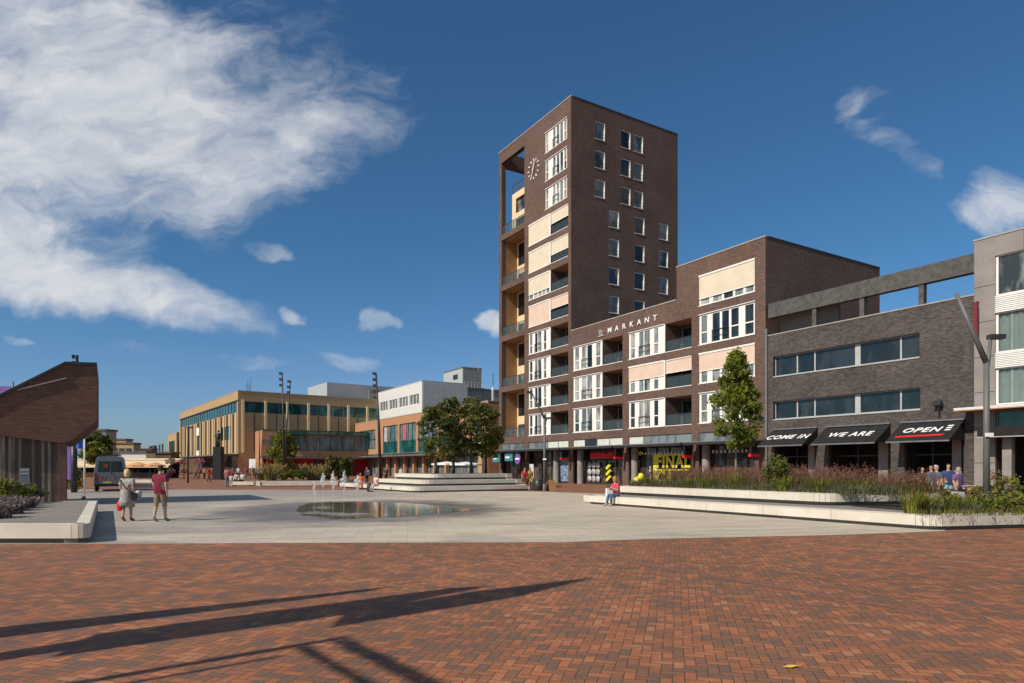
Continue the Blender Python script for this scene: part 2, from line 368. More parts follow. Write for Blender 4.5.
def herringbone():
    m, t, b = newmat('clay_paving')
    g = t.new('ShaderNodeNewGeometry').outputs['Position']; X, Y, _ = t.xyz(g)
    ang = R(-14); ca, sa = math.cos(ang), math.sin(ang); s = 1 / .099
    wv = t.noise(g, .5, 2., .5)
    x = t.mul(t.add(t.mul(X, ca), t.mul(Y, sa)), s); y = t.mul(t.sub(t.mul(Y, ca), t.mul(X, sa)), s)
    x = t.add(x, t.mul(wv, .7)); y = t.add(y, t.mul(wv, .5))
    i = t.m('FLOOR', x); j = t.m('FLOOR', y); fx = t.sub(x, i); fy = t.sub(y, j)
    r = t.m('FLOORED_MODULO', t.add(t.sub(i, j), .25), 4.)         # 0.25 .. 3.25
    ver = t.m('GREATER_THAN', r, 2.)
    r1 = t.mul(t.m('GREATER_THAN', r, 1.), t.sub(1., ver))         # right half of a lying brick
    r2 = t.mul(ver, t.m('LESS_THAN', r, 3.))                       # upper half of a standing brick
    lx = t.add(fx, r1); ly = t.add(fy, r2)
    ww = t.sub(2., ver); hh = t.add(1., ver)
    ed = t.m('MINIMUM', t.m('MINIMUM', lx, t.sub(ww, lx)), t.m('MINIMUM', ly, t.sub(hh, ly)))
    idx = t.sub(i, r1); idy = t.sub(j, r2)
    wn = t.new('ShaderNodeTexWhiteNoise', noise_dimensions='3D'); t.put(wn.inputs['Vector'], t.vec(idx, idy, ver))
    v = wn.outputs['Value']
    nb = t.noise(g, 1.7, 3., .6)
    v = t.m('ADD', t.mul(v, .78), t.add(.11, t.mul(t.sub(nb, .5), 1.5)), clamp=True)
    c = t.ramp(v, [(0., (.155, .095, .070)), (.20, (.185, .100, .064)), (.42, (.235, .106, .060)), (.62, (.295, .116, .056)), (.82, (.37, .138, .062)), (1., (.38, .175, .092))])
    big = t.noise(g, .16, 4., .6); fine = t.noise(g, 30., 4., .7); mid = t.noise(g, 1.1, 5., .65)
    k = t.add(t.add(.21, t.mul(big, .62)), t.add(t.mul(fine, .55), t.mul(mid, .40)))
    mx = t.new('ShaderNodeMix'); mx.data_type = 'RGBA'; mx.blend_type = 'MULTIPLY'; mx.inputs[0].default_value = 1
    t.put(mx.inputs[6], c); t.put(mx.inputs[7], t.vec(k, k, k))
    jo = t.sm(ed, .02, .075)
    t.put(b.inputs['Base Color'], t.mix(jo, (.085, .060, .048), mx.outputs[2]))
    b.inputs['Roughness'].default_value = .78; b.inputs['Specular IOR Level'].default_value = .3
    bp = t.new('ShaderNodeBump'); bp.inputs['Strength'].default_value = .45; bp.inputs['Distance'].default_value = .008
    t.put(bp.inputs['Height'], t.add(t.sm(ed, .0, .12), t.add(t.mul(v, .35), t.mul(fine, .35)))); t.put(b.inputs['Normal'], bp.outputs[0])
herringbone()


def slabs(name, c1, c2, c3, bw, rh, ang, wet=0.):
    m, t, b = newmat(name)
    g = t.new('ShaderNodeNewGeometry').outputs['Position']
    mp = t.new('ShaderNodeMapping'); mp.inputs['Rotation'].default_value = (0, 0, ang); t.put(mp.inputs[0], g); q = mp.outputs[0]
    br = t.new('ShaderNodeTexBrick'); t.put(br.inputs['Vector'], q); br.inputs['Scale'].default_value = 1
    br.inputs['Brick Width'].default_value = bw; br.inputs['Row Height'].default_value = rh; br.inputs['Mortar Size'].default_value = .008
    br.inputs['Color1'].default_value = (*c1, 1); br.inputs['Color2'].default_value = (*c2, 1); br.inputs['Mortar'].default_value = (*c3, 1)
    x, y, _ = t.xyz(q)
    st = t.noise(t.vec(t.mul(x, .22), t.mul(y, 1.5), 0.), 1., 6., .65); bigs = t.noise(g, .10, 4., .55); fi = t.noise(g, 9., 5., .7)
    X, Y, _z = t.xyz(g)
    k = t.add(t.add(.30, t.mul(st, .70)), t.add(t.mul(bigs, .60), t.mul(fi, .22)))
    mx = t.new('ShaderNodeMix'); mx.data_type = 'RGBA'; mx.blend_type = 'MULTIPLY'; mx.inputs[0].default_value = 1
    t.put(mx.inputs[6], br.outputs['Color']); t.put(mx.inputs[7], t.vec(k, k, k))
    out_c = mx.outputs[2]
    if name == 'stone_slabs':                      # greyer zone: sun-angle tone put into the colour; wet halo round the fountain
        bn = t.noise(t.vec(t.mul(X, .5), t.mul(Y, .9), 2.), .35, 6., .65, .6)
        gm = t.m('MAXIMUM', t.sm(t.add(t.mul(X, -.06), t.mul(t.sub(bn, .5), 2.6)), .05, .95), t.mul(t.sm(bn, .50, .66), .55))
        grey = t.mix(1., out_c, (.66, .68, .74), 'MULTIPLY'); out_c = t.mix(gm, out_c, grey)
        ex = t.div(t.add(X, 6.0), 5.0); ey = t.div(t.sub(Y, 28.0), 5.9)
        rr_ = t.add(t.m('SQRT', t.add(t.mul(ex, ex), t.mul(ey, ey))), t.mul(t.sub(t.noise(g, .42, 5., .6), .5), 1.1))
        wetm = t.sm(rr_, 1.45, .88); out_c = t.mix(wetm, out_c, t.mix(1., out_c, (.44, .42, .42), 'MULTIPLY'))
        t.put(b.inputs['Roughness'], t.sub(.72, t.mul(wetm, .35)))
    t.put(b.inputs['Base Color'], out_c)
    if name != 'stone_slabs': b.inputs['Roughness'].default_value = .72 - wet
    b.inputs['Roughness'].default_value = .72 - wet; b.inputs['Specular IOR Level'].default_value = .3 + wet * .4
    bp = t.new('ShaderNodeBump'); bp.inputs['Strength'].default_value = .2; bp.inputs['Distance'].default_value = .006
    t.put(bp.inputs['Height'], t.sub(fi, br.outputs['Fac'])); t.put(b.inputs['Normal'], bp.outputs[0])
    return m
slabs('stone_slabs', (.53, .455, .36), (.43, .375, .30), (.25, .22, .18), .9, .3, R(-9))
slabs('stone_wet', (.165, .15, .13), (.13, .12, .105), (.07, .065, .06), .9, .3, R(-9), wet=.25)
slabs('deck_paving', (.27, .24, .205), (.21, .19, .165), (.11, .10, .09), .6, .2, R(-9))


def watermat():
    m, t, b = newmat('pool_water')
    g = t.new('ShaderNodeNewGeometry').outputs['Position']
    n = t.noise(g, .9, 3., .5)
    t.put(b.inputs['Base Color'], t.mix(t.sm(n, .35, .65), (.09, .085, .072), (.17, .155, .125)))
    b.inputs['Roughness'].default_value = .03; b.inputs['IOR'].default_value = 1.33; b.inputs['Specular IOR Level'].default_value = .5
    bp = t.new('ShaderNodeBump'); bp.inputs['Strength'].default_value = .16; bp.inputs['Distance'].default_value = .02
    t.put(bp.inputs['Height'], t.noise(g, 5.5, 3., .55)); t.put(b.inputs['Normal'], bp.outputs[0])
    m, t, b = newmat('water_foam')
    tr = t.new('ShaderNodeBsdfTransparent'); b.inputs['Base Color'].default_value = (.85, .87, .88, 1); b.inputs['Roughness'].default_value = .4
    mx = t.new('ShaderNodeMixShader'); mx.inputs[0].default_value = .32
    out = t.n['Material Output']; t.l.new(b.outputs[0], mx.inputs[2]); t.l.new(tr.outputs[0], mx.inputs[1]); t.l.new(mx.outputs[0], out.inputs[0])
    m, t, b = newmat('water_clear')
    tr = t.new('ShaderNodeBsdfTransparent'); b.inputs['Base Color'].default_value = (.8, .83, .85, 1); b.inputs['Roughness'].default_value = .2
    mx = t.new('ShaderNodeMixShader'); mx.inputs[0].default_value = .13
    out = t.n['Material Output']; t.l.new(b.outputs[0], mx.inputs[2]); t.l.new(tr.outputs[0], mx.inputs[1]); t.l.new(mx.outputs[0], out.inputs[0])
watermat()


def plankmat():
    m, t, b = newmat('wood_weathered')
    uv = t.new('ShaderNodeUVMap').outputs[0]; x, y, _ = t.xyz(uv)
    pl = t.m('FLOOR', t.div(x, .12)); wn = t.new('ShaderNodeTexWhiteNoise', noise_dimensions='1D'); t.put(wn.inputs['W'], pl)
    fr = t.m('FRACT', t.div(x, .12))
    gr = t.noise(t.vec(t.mul(x, 22.), t.mul(y, .8), 0.), 1., 5., .65)
    c = t.mix(t.sm(wn.outputs['Value'], .2, 1.), (.08, .056, .042), (.36, .275, .21)); c = t.mix(t.sm(gr, .35, .75), c, (.05, .04, .035))
    c = t.mix(t.m('LESS_THAN', fr, .07), c, (.01, .009, .008))
    t.put(b.inputs['Base Color'], c); b.inputs['Roughness'].default_value = .85
plankmat()

# ------------------------------------------------------------------ ground
def ground(name, pts, z, mat):
    mb = MB(); mb.face([(p[0], p[1], z) for p in pts], mat); o = mb.build(name, uv=False); return tag(o, kind='structure')
ground('brick_paving', [(-1500, -300), (1500, -300), (1500, 2500), (-1500, 2500)], 0, 'clay_paving')
edge = [G(-400, 546), G(0, 544.5), G(320, 543), G(560, 542.4), G(660, 538.8), G(840, 535), G(945, 531.2)]
far = [G(945, 529), P(612, 42.0), G(612, 494.2), G(540, 491.6), G(330, 489.9), G(88, 489.6), G(-60, 489.6), P(-400, 45)]
ground('stone_paving', edge + far, .004, 'stone_slabs')

a_, b_ = G(540, 546.5), G(930, 613); n_ = Vector((-(b_ - a_).y, (b_ - a_).x, 0)).normalized() * .11
pm('course_brick', (.20, .095, .06), .8, .3, 9.)
ground('paving_course', [a_ - n_, b_ - n_, b_ + n_, a_ + n_], .003, 'course_brick')
# fountain: a wet shallow dip, the water sheet in it, and thin jets
def blobpoly(pts, z, name, mat, sub=4):
    n = len(pts); out = []
    for i in range(n):                              # Catmull-Rom through the shore points
        p0, p1, p2, p3 = pts[i - 1], pts[i], pts[(i + 1) % n], pts[(i + 2) % n]
        for k in range(sub):
            t = k / sub
            out.append(.5 * ((2 * p1) + (p2 - p0) * t + (2 * p0 - 5 * p1 + 4 * p2 - p3) * t * t + (3 * p1 - p0 - 3 * p2 + p3) * t ** 3))
    rj = random.Random(4); out = [p + Vector((rj.gauss(0, .10), rj.gauss(0, .16), 0)) for p in out]
    return ground(name, out, z, mat)
blobpoly([G(298, 508), G(308, 503.5), G(335, 502.3), G(385, 502.3), G(425, 504.8), G(450, 507.5), G(474, 510.6), G(455, 512.6), G(415, 515.8), G(370, 518), G(325, 518), G(302, 513.5)], .012, 'fountain_water', 'pool_water')
for k, (px, by, ty, foam) in enumerate([(314.5, 513, 482, .5), (322.8, 508, 472, 1), (333.2, 514, 471, 1), (344, 515, 470, 1), (357.4, 514.5, 474.5, 1.3)]):
    g = G(px, by); top = Z(ty, g.y)
    lab = ['faint short water jet, leftmost in the fountain pool', 'narrow foamy water jet at the far edge of the fountain pool', 'tall foamy water jet with wide flaring head', 'tallest foamy water jet of the fountain, thin stem', 'broad low bubbling water jet at the right of the fountain jets'][k]
    t = thing('water_jet', lab, 'water jet', (g.x, g.y, .012), 0, 'water jets in the fountain')
    mb = MB(); rr = random.Random(k + 40)
    mb.tube([(rr.uniform(-.01, .01), rr.uniform(-.01, .01), q * top) for q in (0, .2, .4, .62)], [.015, .012, .012, .016], 'water_clear', 6); mb.build('stem', t, uv=False)
    mb = MB(); nr = 13; prv = None
    for q in range(nr):
        f = q / (nr - 1); r_ = (.016 + .085 * foam * math.sin(math.pi * min(1, f * 1.05)) ** 1.5) if q < nr - 1 else .004; c = (rr.gauss(0, .015), rr.gauss(0, .015), top * (.56 + .44 * f))
        ring = [(c[0] + r_ * rr.uniform(.35, 1.5) * math.cos(.785 * i), c[1] + r_ * rr.uniform(.35, 1.5) * math.sin(.785 * i), c[2] + rr.gauss(0, .02)) for i in range(8)]
        if prv:
            for i in range(8): mb.face([prv[i], prv[(i + 1) % 8], ring[(i + 1) % 8], ring[i]], 'water_foam')
        prv = ring
    mb.build('spray', t, uv=False)
    mb = MB(); n = 22; prv = None
    for q, (r_, z) in enumerate([(.05, .03), (.16, .035), (.30, .012), (.42, .014), (.5, .0)]):
        ring = [(r_ * (1 + rr.uniform(-.15, .15)) * math.cos(6.283 * i / n), r_ * (1 + rr.uniform(-.15, .15)) * math.sin(6.283 * i / n), z * rr.uniform(.6, 1.4)) for i in range(n)]
        if prv:
            for i in range(n): mb.face([prv[i], prv[(i + 1) % n], ring[(i + 1) % n], ring[i]], 'water_clear', True)
        prv = ring
    mb.build('splash', t, uv=False)
# ------------------------------------------------------------------ buildings along the street front (local x = along the front, y = into the block)
FRONT = lambda a, c, b: (a, c, b)
def side_at(x0): return lambda a, c, b: (x0 - c, a, b)


def pane(T, a0, a1, b0, b1, c, mat, parent, name='pane'):
    mb = MB(T); mb.face([(a0, c, b0), (a1, c, b0), (a1, c, b1), (a0, c, b1)], mat); return mb.build(name, parent)


def rail(T, a0, a1, b0, c, parent, h=1.0, glass=True, n=0, name='railing'):
    mb = MB(T)
    mb.box(a0, a1, c - .025, c + .025, b0 + h - .05, b0 + h, 'steel_dark')
    if glass: mb.face([(a0, c, b0 + .06), (a1, c, b0 + .06), (a1, c, b0 + h - .06), (a0, c, b0 + h - .06)], 'rail_glass')
    else: mb.box(a0, a1, c - .015, c + .015, b0 + .45, b0 + .48, 'steel_dark')
    k = max(1, int((a1 - a0) / 1.3))
    for q in range(k + 1):
        x = a0 + .02 + (a1 - a0 - .04) * q / k; mb.box(x - .018, x + .018, c - .018, c + .018, b0, b0 + h - .05, 'steel_dark')
    return mb.build(name, parent)


FRENCH = [(.05, .17, 1), (.30, .42, 0), (.445, .60, 0), (.72, .83, 1)]      # (from, to, has a transom) of each glazed strip
FRENCH_B = [(.06, .20, 1), (.31, .465, 0), (.495, .66, 0), (.80, .94, 1)]
FRENCH_R = [(.04, .15, 1), (.25, .385, 0), (.425, .55, 0), (.59, .72, 1), (.83, .97, 1)]
STRIP = [(.03, .19, 0), (.26, .42, 0), (.46, .62, 0), (.66, .80, 0), (.84, .97, 0)]
def window(T, a0, a1, b0, b1, pat, parent, glass='glass_curtain', blind=None, bl=.0, french=True):
    w_ = a1 - a0; hs_ = []
    for f0, f1, tr in pat:
        x0, x1 = a0 + f0 * w_, a0 + f1 * w_
        if tr: hs_ += [(x0, x1, b0 + .10, b0 + .95), (x0, x1, b0 + 1.05, b1 - .12)]
        else: hs_.append((x0, x1, b0 + .08, b1 - .12))
    mb = MB(T); mb.sheet(a0, a1, b0, b1, .08, hs_, .07, 'white_paint')
    mb.box(a0 - .04, a1 + .04, -.04, .12, b0 - .06, b0 - .003, 'white_paint'); mb.box(a0 - .04, a1 + .04, -.03, .10, b1 + .003, b1 + .06, 'white_paint')
    f = mb.build('window', parent)
    mb = MB(T); ins = random.Random(int(a0 * 131 + b0 * 17)); pick_ = ins.choice(['glass_curtain', 'glass_curtain', 'glass_dark', 'glass_net', 'glass_net'])
    for f0, f1, tr in pat: mb.face([(a0 + f0 * w_ - .02, .15, b0), (a0 + f1 * w_ + .02, .15, b0), (a0 + f1 * w_ + .02, .15, b1), (a0 + f0 * w_ - .02, .15, b1)], pick_ if ins.random() < .6 else ins.choice(['glass_dark', 'glass_net', 'glass_grey', 'glass_curtain']))
    mb.build('pane', f)
    if french and len(pat) > 3 and pat is not STRIP:
        x0, x1 = a0 + pat[1][0] * w_, a0 + pat[2][1] * w_; rail(T, x0 - .03, x1 + .03, b0 + .05, .03, f, 1.0, False)
    if blind:
        mb = MB(T); zb = b1 - (b1 - b0) * bl
        mb.box(a0 + .02, a1 - .02, .02, .035, zb, b1 - .02, blind); mb.box(a0 + .01, a1 - .01, .01, .05, zb - .06, zb, 'white_paint'); mb.box(a0, a1, -.03, .07, b1 - .08, b1 - .001, 'white_paint'); mb.build('blind', f)
    return f


def balcony(T, a0, a1, b0, b1, parent, depth=1.9, blind=None, bl=0., plants=False, ceil='wood_tan', left='brick_brown'):
    mb = MB(T)
    c0 = .003; e = .002
    mb.face([(a0 + e, c0, b0), (a1 - e, c0, b0), (a1 - e, depth, b0), (a0 + e, depth, b0)], 'concrete_grey')
    mb.face([(a0 + e, c0, b1 - e), (a1 - e, c0, b1 - e), (a1 - e, depth, b1 - e), (a0 + e, depth, b1 - e)], ceil)
    mb.face([(a0 + e, c0, b0), (a0 + e, depth, b0), (a0 + e, depth, b1), (a0 + e, c0, b1)], left)
    mb.face([(a1 - e, c0, b0), (a1 - e, depth, b0), (a1 - e, depth, b1), (a1 - e, c0, b1)], left)
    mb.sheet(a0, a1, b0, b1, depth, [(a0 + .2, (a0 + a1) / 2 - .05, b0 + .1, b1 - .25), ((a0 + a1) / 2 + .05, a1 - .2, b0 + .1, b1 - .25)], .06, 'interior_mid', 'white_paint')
    mb.box(a0 - .03, a1 + .03, -.04, .06, b0 - .06, b0 - .003, 'white_paint')
    o = mb.build('balcony', parent)
    pane(T, a0, a1, b0, b1, depth + .06, 'glass_dark', o)
    rail(T, a0 + .02, a1 - .02, b0, .10, o)
    if blind:
        mb = MB(T); zb = b1 - (b1 - b0) * bl
        mb.box(a0 + .03, a1 - .03, .03, .045, zb, b1 - .02, blind); mb.box(a0, a1, -.03, .07, b1 - .08, b1 - .001, 'white_paint'); mb.box(a0 + .02, a1 - .02, .02, .05, zb - .05, zb, 'white_paint'); mb.build('blind', o)
    return o


def punched(T, a0, a1, b0, b1, parent, glass):
    mb = MB(T)
    mb.sheet(a0, a1, b0, b1, .10, [(a0 + .09, a1 - .09, b0 + .09, b1 - .09)], .06, 'white_paint')
    mb.box(a0 - .03, a1 + .03, -.05, .12, b0 - .05, b0 - .003, 'white_paint')
    mb.box(a1 - .035, a1 - .002, .004, .099, b0, b1, 'white_paint')
    f = mb.build('window', parent); pane(T, a0, a1, b0, b1, .16, glass, f)
    mb = MB(T); mb.box(a0 + .02, a1 - .02, -.03, -.005, b0 + .62, b0 + .655, 'steel_dark'); mb.box(a0 + .02, a1 - .02, -.03, -.005, b0 + .3, b0 + .32, 'steel_dark'); mb.build('railing', f)


def shop(T, a0, a1, parent, z1=3.62, split=3, glass='glass_shop', inner=True):
    mb = MB(T)
    mb.box(a0, a1, .55, .62, 0, .18, 'steel_dark')
    for k in range(split + 1):
        x = a0 + (a1 - a0) * k / split; mb.box(max(a0, x - .035), min(a1, x + .035), .54, .63, .18, z1, 'steel_dark')
    mb.box(a0, a1, .545, .625, 2.45, 2.53, 'steel_dark')
    mb.face([(a0, .003, z1 - .004), (a1, .003, z1 - .004), (a1, .62, z1 - .004), (a0, .62, z1 - .004)], 'steel_dark')
    f = mb.build('shopfront', parent)
    pane(T, a0, a1, 0, z1, .66, glass, f)
    return f


def transom(T, a0, a1, parent, cells):
    mb = MB(T); n = len(cells); mb.sheet(a0, a1, 3.90, 4.68, .06, [(a0 + (a1 - a0) * k / n + .04, a0 + (a1 - a0) * (k + 1) / n - .04, 3.95, 4.63) for k in range(n)], .04, 'steel_grey')
    f = mb.build('transom_window', parent)
    for k, c in enumerate(cells): pane(T, a0 + (a1 - a0) * k / n, a0 + (a1 - a0) * (k + 1) / n, 3.90, 4.68, .10, c, f)


def canopy(a0, a1, parent):
    mb = MB(); mb.box(a0, a1, -1.55, -.01, 3.66, 3.72, 'steel_dark'); mb.box(a0, a1, -1.62, -1.55, 3.60, 3.86, 'steel_dark'); mb.box(a0, a1, -1.66, -1.62, 3.78, 3.87, 'steel_grey')
    n = max(2, int((a1 - a0) / 1.6))
    for k in range(n + 1):
        x = a0 + .06 + (a1 - a0 - .12) * k / n; mb.box(x - .04, x + .04, -1.55, -.01, 3.72, 3.84, 'steel_grey')
    mb.build('canopy', parent)


RZ = [5.47 + 3.2 * k for k in range(11)]
# ---- tower
tw = thing('apartment_tower', 'tall brown brick apartment tower with clock and open roof corner frame', 'building', O, UANG)
x0, TX, TT = -15.34, 41.7, 15.9
lg = [(-14.66, -9.32, 5.5, 11.2), (-14.66, -9.32, 11.9, 17.6), (-14.66, -9.32, 18.3, 24.0), (-14.66, -9.32, 24.7, 30.4), (-14.66, -9.32, 31.1, 40.2)]
fh = list(lg)
for k in range(8): fh.append((-8.44, -.5, RZ[k], RZ[k] + 2.45))
for k in (8, 9, 10): fh.append((-4.96, -.73, RZ[k], RZ[k] + 2.3))
fh += [(-14.66, -9.32, 0, 3.62), (-8.44, -.5, 0, 3.62), (-14.66, -9.32, 3.90, 4.68), (-8.44, -.5, 3.90, 4.68)]
mb = MB(FRONT); mb.sheet(x0, 0, 0, TX, 0, fh, .22, 'brick_brown')
sh = []
for k in (8, 9, 10): sh += [(a0, a1, RZ[k] + .55, RZ[k] + 2.55) for a0, a1 in ((3.27, 4.69), (7.0, 8.42), (8.9, 10.33))]
for k in (3, 4, 5, 6, 7): sh += [(a0, a1, RZ[k] + .78, RZ[k] + 2.72) for a0, a1 in ((5.26, 6.72), (9.1, 10.55), (12.85, 14.3))]
mb.sheet(0, TT, 0, TX, 0, sh, .16, 'brick_brown', T=side_at(0))
mb.face([(x0, 0, 0), (x0, TT, 0), (x0, TT, 31.1), (x0, 0, 31.1)], 'brick_brown')            # far side below the open corner
mb.face([(x0, TT, 0), (0, TT, 0), (0, TT, 31.1), (x0, TT, 31.1)], 'brick_brown'); mb.face([(-9.3, TT, 31.1), (0, TT, 31.1), (0, TT, TX), (-9.3, TT, TX)], 'brick_brown')
mb.face([(-9.3, .23, 31.1), (-9.3, TT, 31.1), (-9.3, TT, TX), (-9.3, .23, TX)], 'brick_brown')
mb.face([(-9.3, .0, TX - .9), (0, .0, TX - .9), (0, TT, TX - .9), (-9.3, TT, TX - .9)], 'roof_felt')
mb.box(x0, -14.66, .22, .6, 31.1, 40.2, 'brick_brown')                                      # corner post of the frame
mb.box(x0, -14.66, 0.004, .6, 40.2, TX - .003, 'brick_brown'); mb.box(-14.66, -9.31, .004, .6, 40.2, TX - .003, 'brick_brown', skip='f')
mb.box(x0, -14.66, .6, TT, 39.9, TX - .003, 'brick_brown'); mb.box(x0, -14.66, TT - .7, TT, 31.1, 39.9, 'brick_brown'); mb.box(-14.66, -9.3, TT - .7, TT, 39.9, TX - .003, 'brick_brown')
mb.face([(x0, .6, 31.1), (-9.3, .6, 31.1), (-9.3, TT, 31.1), (x0, TT, 31.1)], 'concrete_grey')
mb.build('wall', tw)
mb = MB(); mb.box(x0 - .04, .04, -.04, .28, TX, TX + .10, 'coping'); mb.box(-.28, .04, .28, TT + .04, TX, TX + .10, 'steel_dark'); mb.box(x0 - .04, x0 + .3, .28, TT, TX, TX + .1, 'steel_dark'); mb.box(x0 + .3, -.28, TT - .2, TT + .04, TX, TX + .1, 'steel_dark'); mb.build('coping', tw)
for k, (a0, a1, b0, b1) in enumerate(lg):
    D = 2.3
    if k < 4:
        mb = MB()
        mb.face([(a0, .22, b0), (a1, .22, b0), (a1, D, b0), (a0, D, b0)], 'concrete_grey'); mb.face([(a0, .22, b1), (a1, .22, b1), (a1, D, b1), (a0, D, b1)], 'wood_tan')
        mb.face([(a0, .22, b0), (a0, .62, b0), (a0, .62, b1), (a0, .22, b1)], 'brick_brown'); mb.face([(a0 + .02, .62, b0), (a0 + .02, D, b0), (a0 + .02, D, b1), (a0 + .02, .62, b1)], 'wood_tan')
        mb.face([(a1, .22, b0), (a1, D, b0), (a1, D, b1), (a1, .22, b1)], 'brick_brown')
        mb.sheet(a0, a1, b0, b1, D, [(a0 + .25, a1 - .3, b0 + .1, b0 + 1.7), (a0 + .25, a1 - .3, b0 + 2.75, b1 - .15)], .08, 'cream_panel')
        o = mb.build('loggia', tw)
        pane(FRONT, a0 + .25, a1 - .3, b0 + .1, b0 + 1.7, D + .08, 'glass_curtain', o); pane(FRONT, a0 + .25, a1 - .3, b0 + 2.75, b1 - .15, D + .08, 'glass_dark', o)
        rail(FRONT, a0 + .02, a1 - .02, b0, .11, o, 1.1)
    else:
        mb = MB()
        xx0, xx1, cc0, bt = -13.6, -9.3, .9, 36.0
        mb.sheet(xx0, xx1, b0, bt, cc0, [(xx0 + .9, xx1 - .3, b0 + .15, b0 + 1.5), (xx0 + .9, xx1 - .25, b0 + 2.3, bt - .8)], .3, 'cream_panel', 'wood_tan')
        mb.face([(xx0, cc0, b0), (xx0, TT - 1, b0), (xx0, TT - 1, bt), (xx0, cc0, bt)], 'wood_tan'); mb.face([(xx0, cc0, bt), (xx1, cc0, bt), (xx1, TT - 1, bt), (xx0, TT - 1, bt)], 'roof_felt')
        mb.face([(xx0, TT - 1, b0), (xx1, TT - 1, b0), (xx1, TT - 1, bt), (xx0, TT - 1, bt)], 'wood_tan')
        o = mb.build('penthouse', tw)
        pane(FRONT, xx0 + .9, xx1 - .3, b0 + .15, b0 + 1.5, cc0 + .3, 'glass_band', o); pane(FRONT, xx0 + .9, xx1 - .25, b0 + 2.3, bt - .8, cc0 + .3, 'glass_curtain', o)
        rail(FRONT, xx0 + .05, xx1 - .02, bt, cc0 + .05, o, 1.1); rail(FRONT, a0 + .02, a1 - .02, b0, .11, o, 1.1); rail(FRONT, xx0 + .9, xx1 - .3, b0 + 2.3, cc0 + .1, o, 1.0, False)
for k in range(8):
    b0, b1 = RZ[k], RZ[k] + 2.45
    mb = MB(); mb.box(-4.06, -3.82, -.02, .22, b0, b1, 'white_paint'); mb.build('mullion', tw)
    L_, R_ = (-8.44, -4.08), (-3.80, -.5)
    if k < 4: window(FRONT, *L_, b0, b1, FRENCH, tw, ['glass_curtain', 'glass_dark'][k % 2]); balcony(FRONT, *R_, b0, b1, tw)
    elif k == 4: window(FRONT, *L_, b0, b1, STRIP, tw, 'glass_curtain', 'blind_pink', .985); balcony(FRONT, *R_, b0, b1, tw, 1.9, 'blind_pink', .48)
    elif k == 5: window(FRONT, *L_, b0, b1, STRIP, tw, 'glass_curtain', 'blind_cream', .74); balcony(FRONT, *R_, b0, b1, tw)
    elif k == 6: window(FRONT, *L_, b0, b1, STRIP, tw, 'glass_curtain', 'blind_cream', .985); balcony(FRONT, *R_, b0, b1, tw, 1.9, 'blind_cream', .62)
    else: window(FRONT, *L_, b0, b1, STRIP, tw, 'glass_curtain', 'blind_cream', .97); balcony(FRONT, *R_, b0, b1, tw, 1.9, 'blind_cream', .50)
for k in (8, 9, 10): window(FRONT, -4.96, -.73, RZ[k], RZ[k] + 2.3, [(.03, .13, 1), (.36, .46, 0), (.52, .63, 0), (.68, .80, 0), (.86, .95, 1)], tw, 'glass_curtain')
for k, (a0, a1, b0, b1) in enumerate(sh):
    punched(side_at(0), a0, a1, b0, b1, tw, ['glass_grey', 'glass_dark', 'glass_curtain', 'glass_band'][(k * 7 + k // 3) % 4])
shop(FRONT, -14.66, -9.32, tw); shop(FRONT, -8.44, -.5, tw, split=4)
transom(FRONT, -14.66, -9.32, tw, ['glass_grey'] * 3); transom(FRONT, -8.44, -.5, tw, ['glass_grey', 'glass_grey', 'curtain_white', 'curtain_white'])
canopy(-15.2, -8.95, tw); canopy(-8.85, .1, tw)
# clock
ck = thing('wall_clock', 'white clock of bare hour strokes high on the brick tower', 'clock', O + U * -7.2 + Vector((0, 0, 36.6)), UANG)
for h_ in range(12):
    an = R(30 * h_); mb = MB(); d = (math.sin(an), math.cos(an)); r0, r1 = (.92, 1.20)
    mb.bar((d[0] * r0, -.06, d[1] * r0), (d[0] * r1, -.06, d[1] * r1), .12, 'sign_white'); mb.build('hour_mark', ck)
for ln, wd, dg, c, nm in ((1.25, .11, 208, -.10, 'minute_hand'), (.85, .15, 22, -.14, 'hour_hand')):
    an = R(dg); mb = MB(); mb.bar((-math.sin(an) * .2, c, -math.cos(an) * .2), (math.sin(an) * ln, c, math.cos(an) * ln), wd, 'sign_white', wd * .6); mb.build(nm, ck)

# ---- lower apartment block
RB = [5.46, 8.80, 12.05, 15.33]
bl = thing('apartment_block', 'brown brick apartment block stepping up beside the tower, with cream blinds', 'building', O, UANG)
x1, xs, ZL, ZH, BT = 24.62, 15.45, 16.4, 19.25, 15.4
bays = [(.35, 5.15, 5.3, 8.33), (9.19, 13.92, 14.08, 17.2)]
fh = [(q[0], q[3], RB[k], RB[k] + 2.5) for q in bays for k in range(3)] + [(18.0, 23.65, RB[k], RB[k] + 2.5) for k in range(4)]
shops_ = [(.35, 8.33), (9.19, 17.2), (18.0, 23.65)]
for a0, a1 in shops_: fh += [(a0, a1, 0, 3.62), (a0, a1, 3.90, 4.68)]
mb = MB(FRONT)
mb.sheet(.003, 17.6, 0, ZL, 0, [h for h in fh if h[0] < 17.6], .22, 'brick_brown'); mb.sheet(xs, 17.6, ZL, ZH, 0, [], .22, 'brick_brown'); mb.sheet(17.6, x1, 0, ZH, 0, [h for h in fh if h[0] > 17.6], .22, 'brick_brown')
S1 = side_at(x1)
mb.face([(x1, 0, 0), (x1, BT, 0), (x1, BT, ZH), (x1, 0, ZH)], 'brick_brown'); mb.face([(.003, BT, 0), (x1, BT, 0), (x1, BT, ZH), (xs, BT, ZH), (xs, BT, ZL), (.003, BT, ZL)], 'brick_brown')
mb.face([(xs, 0, ZL), (xs, BT, ZL), (xs, BT, ZH), (xs, 0, ZH)], 'brick_brown')
